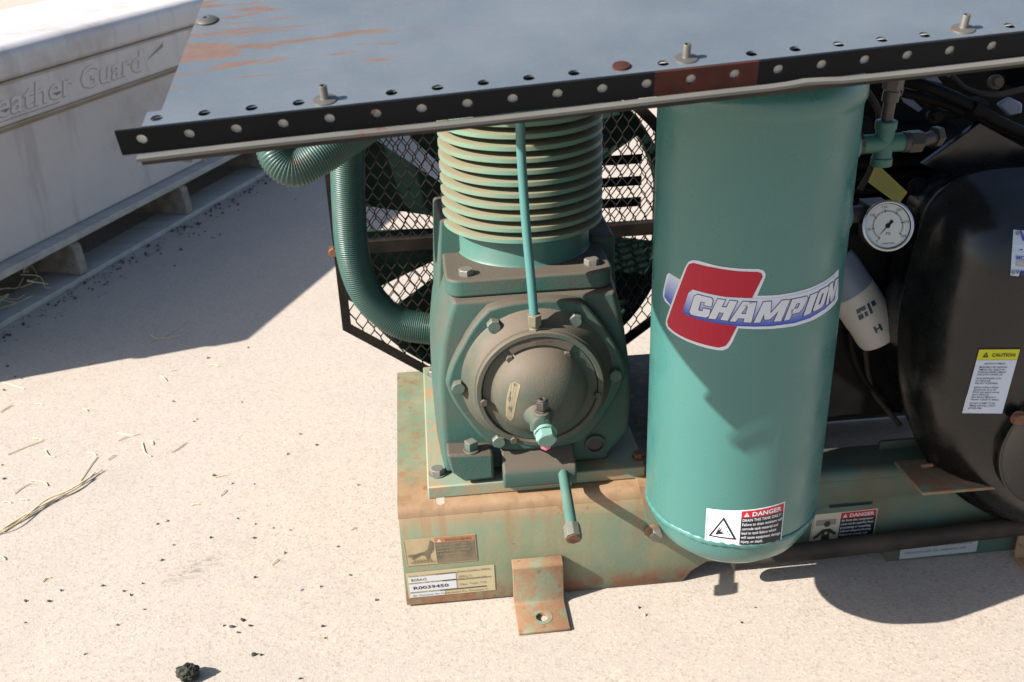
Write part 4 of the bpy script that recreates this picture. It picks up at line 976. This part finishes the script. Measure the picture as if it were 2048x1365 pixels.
hosep('fuel_hose', [YP(1795, 160, .08), YP(1850, 172, .05), YP(1930, 205, .03), YP(2000, 245, .02), YP(2080, 280, .02)], .009, 'blackdull')
hosep('fuel_hose', [YP(1805, 185, .08), YP(1880, 205, .06), YP(1950, 235, .035), YP(2030, 270, .03), YP(2100, 300, .03)], .0075, 'blackdull')
bm = B(); cc0 = YP(1942, 213, .03); cc1 = YP(1962, 222, .028); cyl(bm, cc0, cc1, .017, seg=20); obj('hose_clamp', bm, MT['blackdull'], AC)
bm = B(); c = YP(2030, 130, .12); lathe(bm, c, (-.2, -1, .3), [(.045, 0), (.045, .02), (.037, .022), (.034, 0)], 36); obj('intake_ring', bm, MT['blackdull'], AC)
bluegrey = paint('pale_blue_grey', (.20, .23, .33), (.24, .27, .37), rough=.4)  # flat blue-grey pieces added for pale patches among the engine parts
bm = B(); prism(bm, [YP(1835, 143, .16), YP(1862, 138, .16), YP(1885, 168, .16), YP(1855, 160, .16)], (0, .01, 0)); obj('pale_patch', bm, bluegrey, AC)
bm = B(); prism(bm, [YP(1802, 188, .16), YP(1822, 196, .16), YP(1845, 218, .16), YP(1838, 224, .16), YP(1812, 208, .16)], (0, .01, 0)); obj('pale_patch', bm, bluegrey, AC)
bm = B(); prism(bm, [YP(1995, 210, .16), YP(2020, 195, .16), YP(2047, 208, .16), YP(2045, 228, .16), YP(2018, 234, .16)], (0, .01, 0)); obj('pale_patch', bm, bluegrey, AC, bevel=.004)
bm = B(); cq = [YP(*p, -.02) for p in ((1736, 365), (1797, 410), (1815, 385), (1753, 327))]; prism(bm, cq, (0, .001, 0)); yt = obj('hanging_tag', bm, MT['yellow'], AC, smooth=0, label='yellow printed tag hanging below the tee')
dd = Decal(flat(cq, (0, -1, 0)))
for k in range(5): dd.text('DO NOT OPERATE WITHOUT GUARDS IN PLACE'[k*5:k*5+26], .08, .80-k*.17, .10, (.10, .11, .03), width=.84-.1*(k % 2))
dd.build('tag_print', yt)
for i, (pts, r) in enumerate((([(1700, 160), (1735, 185), (1760, 240), (1745, 330), (1720, 380)], .005), ([(1840, 165), (1850, 205), (1895, 230), (1945, 225)], .006), ([(1830, 285), (1865, 300), (1900, 290), (1940, 262), (1985, 250)], .0045), ([(1900, 150), (1935, 180), (1990, 190), (2060, 175)], .005), ([(1815, 410), (1840, 440), (1850, 470), (1838, 520)], .004), ([(1700, 640), (1705, 700), (1730, 760), (1770, 800)], .006), ([(1730, 700), (1745, 780), (1800, 850)], .005))):
    hosep('wire' if r < .0055 else 'fuel_hose', [YP(x, y, .075-.004*j if y < 600 else .07) for j, (x, y) in enumerate(pts)], r, 'blackdull' if i % 3 else 'pipe')
for i, (x, y, r) in enumerate(((1868, 232, .010), (1900, 305, .012), (1835, 375, .013), (1988, 165, .009), (1725, 250, .010), (1950, 300, .008))):
    P = YP(x, y, .065); bm = B(); d_ = V((-.2, -1, .25)).normalized(); cyl(bm, P, P+d_*.012, r*1.25, seg=20); cyl(bm, P+d_*.012, P+d_*.022, r*.8, seg=6); obj('hose_fitting', bm, MT['grime'] if i % 2 else MT['blackdull'], AC, bevel=.001)
# oil filter
fa, fb_ = YP(1660, 520, .10), YP(1762, 672, .06); dv = (fb_-fa).normalized(); bm = B()
FR = .040
lathe(bm, fa.lerp(fb_, .40), dv, [(FR, 0), (FR, (fb_-fa).length*.58), (FR-.002, (fb_-fa).length*.58+.006), (FR-.008, (fb_-fa).length*.58+.009)], 48); fo = obj('oil_filter', bm, MT['white'], AC, label='white and grey canister filter beside the tank')
bm = B(); lathe(bm, fa, dv, [(FR-.002, 0), (FR, .005), (FR, (fb_-fa).length*.40)], 48); obj('filter_band', bm, MT['filtergrey'], fo)
bf = bvh_of(fo)
def strokes(d, glyph, x, y, w, h, col):
    for a, b, c, e in glyph: d.rect(x+a*w, y+b*h, x+c*w, y+e*h, col)
Hg = [(0, 0, .3, 1), (.7, 0, 1, 1), (.3, .38, .7, .62)]; Sg = [(0, 0, 1, .2), (0, .4, 1, .6), (0, .8, 1, 1), (0, .4, .3, 1), (.7, 0, 1, .6)]
dd = Decal(onsurf(bf, [(1719, 641), (1757, 620), (1748, 600), (1712, 620)], .0008, .02)); INK = (.03, .07, .09)
strokes(dd, [(0, 0, .25, .45), (.32, 0, .48, .45), (0, .6, .48, 1), (.58, 0, .72, 1), (.80, .5, 1, 1)], 0, 0, 1, 1, INK); strokes(dd, Hg, 0, -1.2, .9, .9, INK) if False else None
dd.build('filter_print', fo)
dd = Decal(onsurf(bf, [(1752, 667), (1766, 660), (1760, 647), (1746, 655)], .0008, .02)); strokes(dd, Hg, 0, 0, 1, 1, INK); dd.build('filter_print', fo)
# posts that carry the sheet lid (behind the tank and at the engine end)
for x, z in ((.55, 0), (1.30, 0)):
    bm = B(); zt_ = (PC+e1*((x-PC.x)/e1.x)+e2*((.13-PC.y)/e2.y)).z-.012; box(bm, (x, .12, .21), (x+.025, .145, zt_)); obj('lid_post', bm, MT['meshblack'], AC, bevel=.001)
# ================================================================== SHEET LID
LID = tag(empty('sheet_metal_lid', PC), 'blue-grey rust-streaked sheet metal lid with a punched black front flange over the compressor', 'metal lid')
NPx = lambda px, py: PAB(px, py)
aS, bS = .0, .034
top_px = [314, 400, 485, 571, 744, 832, 922, 1011, 1101, 1191, 1283, 1466, 1556, 1648, 1739, 1832, 2015]
def row_y(x): return 243+(x-314)*(52-243)/(2015-314)
a_first = PAB(314, 243)[0]; a_last = PAB(2015, 52)[0]; b_first = PAB(314, 243)[1]; b_last = PAB(2015, 52)[1]
pitch = (a_last-a_first)/19
xr = a_last+.25
holes = []
for k in range(25):
    if k in (4, 12, 18): continue
    a = a_first+pitch*k
    if a < xr-.02: holes.append((a, .0140, .0060))
aL = PAB(291, 240)[0]
bm = B(); holeplate(bm, aL, xr, 0, .028, holes, lambda a, b, c: PM(a, b, c+.0022), .002)
strip = obj('top_flange', bm, MT['panel'], LID, smooth=0)
bm = B(); prism(bm, [PM(aL+.012, .0285, 0), PM(xr, .0285, 0), PM(xr, .80, 0), PM(aL+.012, .80, 0)], -PN*.003); sheet = obj('lid_sheet', bm, MT['panel'], LID, smooth=0)
bm = B(); prism(bm, [PM(aL, .002, -.011), PM(xr, .002, -.011), PM(xr, .04, -.011), PM(aL, .04, -.011)], -PN*.002); obj('flange_backing', bm, MT['panelface'], LID, smooth=0)  # black strip added below the flange so its holes look dark
# front face with holes; inner plate right behind it, whitened to look sunlit
fdn = -PN; ffw = -e2.normalized()
fa0 = aL-.024
def FMp(a, b, c): return PC+e1*a+fdn*b+(-e2)*(c) + PN*.0022
fh0 = (NP(285, 275, PC, e2)-PC).dot(e1); fh1 = (NP(1962, 88, PC, e2)-PC).dot(e1); fp = (fh1-fh0)/18
FHT = (NP(292, 306, PC, e2)-PC).dot(fdn)
fholes = [(fh0+k*fp, FHT*.44, .0051) for k in range(22)]
r0 = (NP(1326, 155, PC, e2)-PC).dot(e1); r1 = (NP(1546, 130, PC, e2)-PC).dot(e1)
groups = ([h for h in fholes if h[0] < r0], [h for h in fholes if r0 <= h[0] < r1], [h for h in fholes if h[0] >= r1])
bm = B(); holeplate(bm, fa0, r0, 0, FHT, groups[0], lambda a, b, c: FMp(a, b, c+.004), .0025)
ff = obj('front_flange', bm, MT['panelface'], LID, smooth=0)
bm = B(); holeplate(bm, r1, xr, 0, FHT, groups[2], lambda a, b, c: FMp(a, b, c+.004), .0025); obj('front_flange', bm, MT['panelface'], LID, smooth=0)
bm = B(); holeplate(bm, r0, r1, 0, FHT, groups[1], lambda a, b, c: FMp(a, b, c+.004), .0025); obj('rusty_flange', bm, MT['rustband'], LID, smooth=0, label='dark rusted length of the front flange')
bm = B(); vs = [(fa0+.004, .006, -.0015), (xr, .006, -.0015), (xr, FHT-.002, -.0015), (fa0+.004, FHT-.002, -.0015)]
prism(bm, [FMp(*p) for p in vs], e2*.0015); obj('inner_plate', bm, MT['inner'], LID, smooth=0)
# lower lip, with the small kink
bm = B(); rs = []; n = 60; kx = (NP(1655, 140, PC, e2)-PC).dot(e1)
for i in range(n+1):
    a = fa0+.014+(xr-fa0-.014)*i/n; kk = .0025*math.exp(-((a-kx)/.02)**2)+.0008*math.sin(a*14)
    rs.append([FMp(a, FHT+.0006-kk, .0042), FMp(a, FHT+.0006-kk, .0105), FMp(a, FHT+.0010-kk, .0120), FMp(a, FHT+.0042-kk, .0120), FMp(a, FHT+.0042, .0100), FMp(a, FHT+.0030, .0120), FMp(a, FHT+.0028, .0)])
rings(bm, rs); obj('lower_lip', bm, MT['lip'], LID, bevel=0, smooth=30)
bm = B(); prism(bm, [FMp(fa0+.017, FHT+.0044, .0095), FMp(xr, FHT+.0044, .0095), FMp(xr, FHT+.0098, .0088), FMp(fa0+.017, FHT+.0098, .0088)], e2*.002); obj('lip_underside', bm, MT['pipe'], LID, smooth=0)
bm = B(); 
for px, wd in ((375, .010), (408, .006)): 
    a = (NP(px, 312, PC, e2)-PC).dot(e1); prism(bm, [FMp(a-wd/2, FHT+.008, .006), FMp(a+wd/2, FHT+.008, .006), FMp(a+wd/2*.7, FHT+.015, .006), FMp(a-wd/2, FHT+.012, .006)], e2*.004)
obj('lip_scrap', bm, MT['lip'], LID)
# studs and rivets
for px, py in ((651, 205), (1372, 122), (1925, 63)):
    a, b = PAB(px, py); bm = B(); P = PM(a, b, .0022)
    lathe(bm, P, PN, [(.0118, 0), (.0114, .0012), (.0065, .0020), (.0044, .0024), (.0040, .003), (.0040, .0150), (.0036, .0155), (.0022, .0155), (.0020, .010)], 28); obj('stud', bm, MT['stud'], LID)
a, b = PAB(414, 43); bm = B(); lathe(bm, PM(a, b, .0003), PN, [(.012, 0), (.012, .0015), (.009, .0035), (.003, .0045), (.0025, .003)], 28); obj('rivet', bm, MT['stud'], LID)
a, b = PAB(1243, 138); bm = B(); lathe(bm, PM(a, b, .0022), PN, [(.0095, 0), (.0085, .002), (.003, .003)], 24); obj('rivet', bm, MT['rustband'], LID)
# ================================================================== LOOSE THINGS ON THE CONCRETE
def rockmesh(r, mat, seed, sub=1, amp=.3):
    random.seed(seed); bm = B(); bmesh.ops.create_icosphere(bm, subdivisions=sub, radius=r)
    for v in bm.verts: v.co *= 1+random.uniform(-amp, amp); v.co.z *= .7
    me = bpy.data.meshes.new('pebble'); bm.to_mesh(me); bm.free(); me.materials.append(MT[mat]); return me
PB = [rockmesh(.0032, 'pebble', 3), rockmesh(.0042, 'pebble', 5), rockmesh(.0035, 'pebblel', 8), rockmesh(.003, 'pebble', 9)]
peb = [(575, 908, 1), (633, 890, 0), (428, 951, 1), (463, 967, 2), (508, 968, 2), (600, 868, 0), (475, 1037, 0), (510, 1048, 2), (508, 1076, 0), (315, 1048, 0), (333, 1042, 2), (347, 1090, 0), (421, 1075, 3), (323, 1120, 1), (510, 1155, 1), (285, 1167, 3), (247, 1182, 3), (485, 1240, 1), (463, 1253, 1), (446, 1251, 2), (500, 1251, 1), (476, 1265, 3), (602, 1180, 2), (641, 1173, 3), (645, 1252, 1), (650, 1276, 0), (508, 1310, 1), (522, 1310, 0), (168, 1308, 2), (288, 1219, 0), (235, 1250, 3), (98, 1202, 1), (50, 1202, 1), (122, 1181, 0), (50, 1245, 3), (4, 930, 0), (8, 957, 1), (674, 1093, 2), (568, 1106, 2), (717, 970, 3), (600, 1357, 0), (394, 838, 0), (388, 843, 3), (347, 803, 3), (415, 716, 1), (496, 695, 3), (484, 804, 0), (237, 503, 0), (349, 532, 0), (362, 500, 1), (440, 470, 0), (15, 732, 1), (30, 754, 1), (42, 757, 0), (8, 780, 1), (205, 1171, 1), (547, 1056, 0), (1278, 1215, 3), (1483, 1245, 0), (1290, 1230, 2), (752, 1200, 3), (580, 1060, 3), (260, 1190, 2), (700, 1150, 0), (1510, 1215, 3)]
for i, (x, y, k) in enumerate(peb):
    P = ZP(x, y, .0015); o = bpy.data.objects.new('pebble', PB[k]); place(o, None, P); o.rotation_euler = (random.random(), random.random(), random.random()*6); s = random.uniform(.6, 1.1)*(.95 if y > 600 else 1.3); o.scale = (s, s, s)
    pale = k == 2
    tag(o, 'tiny pale grey stone chip on bare concrete' if pale else 'tiny dark pebble lying on bare concrete', 'pebble', 'pale stone chips on the concrete' if pale else 'dark pebbles on the concrete')
# gravel drift along the pallet
random.seed(11); bm = B()
for i in range(460):
    s = random.uniform(-.75, 2.3); o = abs(random.gauss(0, .045)) + .02; 
    if random.random() < .07: o += random.uniform(0, .20)
    P = K(s, o, .001); r = random.uniform(.002, .0055)*(1 if random.random() < .85 else 1.5)
    m_ = Matrix.Translation(P+V((0, 0, r*.4))) @ Matrix.Rotation(random.random()*6, 4, 'Z') @ Matrix.Diagonal((r*random.uniform(.7, 1.4), r, r*.7, 1))
    g_ = bmesh.ops.create_icosphere(bm, subdivisions=1, radius=1, matrix=m_)
    for v in g_['verts']: v.co += V((random.uniform(-1, 1), random.uniform(-1, 1), random.uniform(-1, 1)))*r*.2
    mi = 1 if random.random() < .5 else 0
    for f in {f for v in g_['verts'] for f in v.link_faces}: f.material_index = mi
tag(obj('gravel', bm, [MT['pebble'], MT['pebblel']], smooth=0), 'dark grit and gravel gathered along the pallet edge', 'gravel', kind='stuff')
# asphalt clod at the lower edge
random.seed(4); bm = B(); bmesh.ops.create_icosphere(bm, subdivisions=4, radius=.0150)
from mathutils import noise as mn
for v in bm.verts:
    d = v.co.normalized(); v.co *= 1+.28*mn.noise(d*2.2+V((3, 1, 0)))+.16*mn.noise(d*7)+.07*mn.noise(d*18); v.co.x *= 1.2; v.co.z *= .95
tag(obj('asphalt_lump', bm, MT['clod'], loc=ZP(376, 1345, .013), smooth=0), 'rough dark lump of asphalt on the concrete, bottom left of the photo', 'rock')
# straw
def straw(pts, r, flat_=.5, seg=5): 
    bm = B(); tube(bm, spline(pts, 5), r, seg, rf=None); return bm
def zz(l, z=.002): return [ZP(x, y, z) for x, y in l]
st = tag(empty('straw_stalk', ZP(60, 1035, 0)), 'long bent bundle of dry straw stalks on the sunny concrete at the left', 'straw')
for k, (l, z) in enumerate((([(-40, 1085), (20, 1052), (80, 1018), (130, 985), (165, 965), (205, 940)], .004), ([(-20, 1068), (30, 1050), (90, 1002), (140, 980), (180, 955)], .008), ([(0, 1062), (60, 1025), (110, 998), (155, 976), (190, 945)], .006))):
    obj('stalk', straw(zz(l, z), .0016), MT['straw'], st)
bits = [[(235, 866), (262, 871), (278, 868)], [(235, 882), (255, 874)], [(292, 881), (304, 883), (306, 890)], [(284, 885), (290, 905), (302, 913)], [(175, 905), (192, 910)], [(160, 962), (178, 935), (194, 913)], [(15, 910), (50, 895), (85, 882)], [(65, 877), (85, 880)], [(90, 900), (98, 912), (110, 914)], [(60, 962), (75, 963)], [(40, 1000), (55, 1000)], [(5, 1004), (22, 1006)], [(28, 988), (45, 975), (62, 967)], [(75, 962), (90, 965), (95, 972)], [(84, 1164), (92, 1156), (101, 1155)], [(340, 905), (352, 900), (372, 885)], [(430, 955), (452, 950)], [(440, 992), (452, 980)], [(215, 920), (230, 910)], [(382, 1010), (398, 1009)], [(543, 1130), (557, 1118)], [(340, 742), (352, 740)], [(320, 752), (333, 762)], [(418, 730), (437, 732)], [(300, 686), (345, 665), (375, 642)], [(300, 670), (318, 678), (360, 672)], [(172, 730), (190, 722)], [(5, 765), (30, 772), (48, 778)], [(0, 825), (15, 815), (25, 810)], [(70, 808), (85, 810)], [(165, 818), (175, 822)], [(0, 1112), (10, 1120)], [(700, 1060), (712, 1055)]]
for l in bits:
    P = ZP(*l[0], 0); ld = [p-V(P) for p in zz(l, .0022)]
    if len(ld) == 2: ld = [ld[0], (ld[0]+ld[1])/2+V((.001, .001, .001)), ld[1]]
    tag(obj('straw_bit', straw(ld, .0010), MT['straw'], loc=P), 'short loose piece of dry straw on the concrete', 'straw', 'loose straw scattered on the concrete')
random.seed(5); bm = B()
for i in range(46):
    s = random.uniform(-.45, .32); P = K(s, -.06-random.random()*.05, random.uniform(.03, .11)); pts = [P]
    for k in range(3): pts.append(pts[-1]+ed*random.uniform(-.05, .06)+nb*random.uniform(-.01, .03)+V((0, 0, random.uniform(-.035, .025))))
    pts = [V((p.x, p.y, max(.021, min(p.z, .122)))) for p in pts]
    tube(bm, spline(pts, 4), .0014, 4)
tag(obj('straw_wad', bm, MT['straw']), 'tangled dry straw caught under the pallet deck', 'straw', kind='stuff')
for im in [m_ for m_ in bpy.data.meshes if m_.users == 0]: bpy.data.meshes.remove(im)
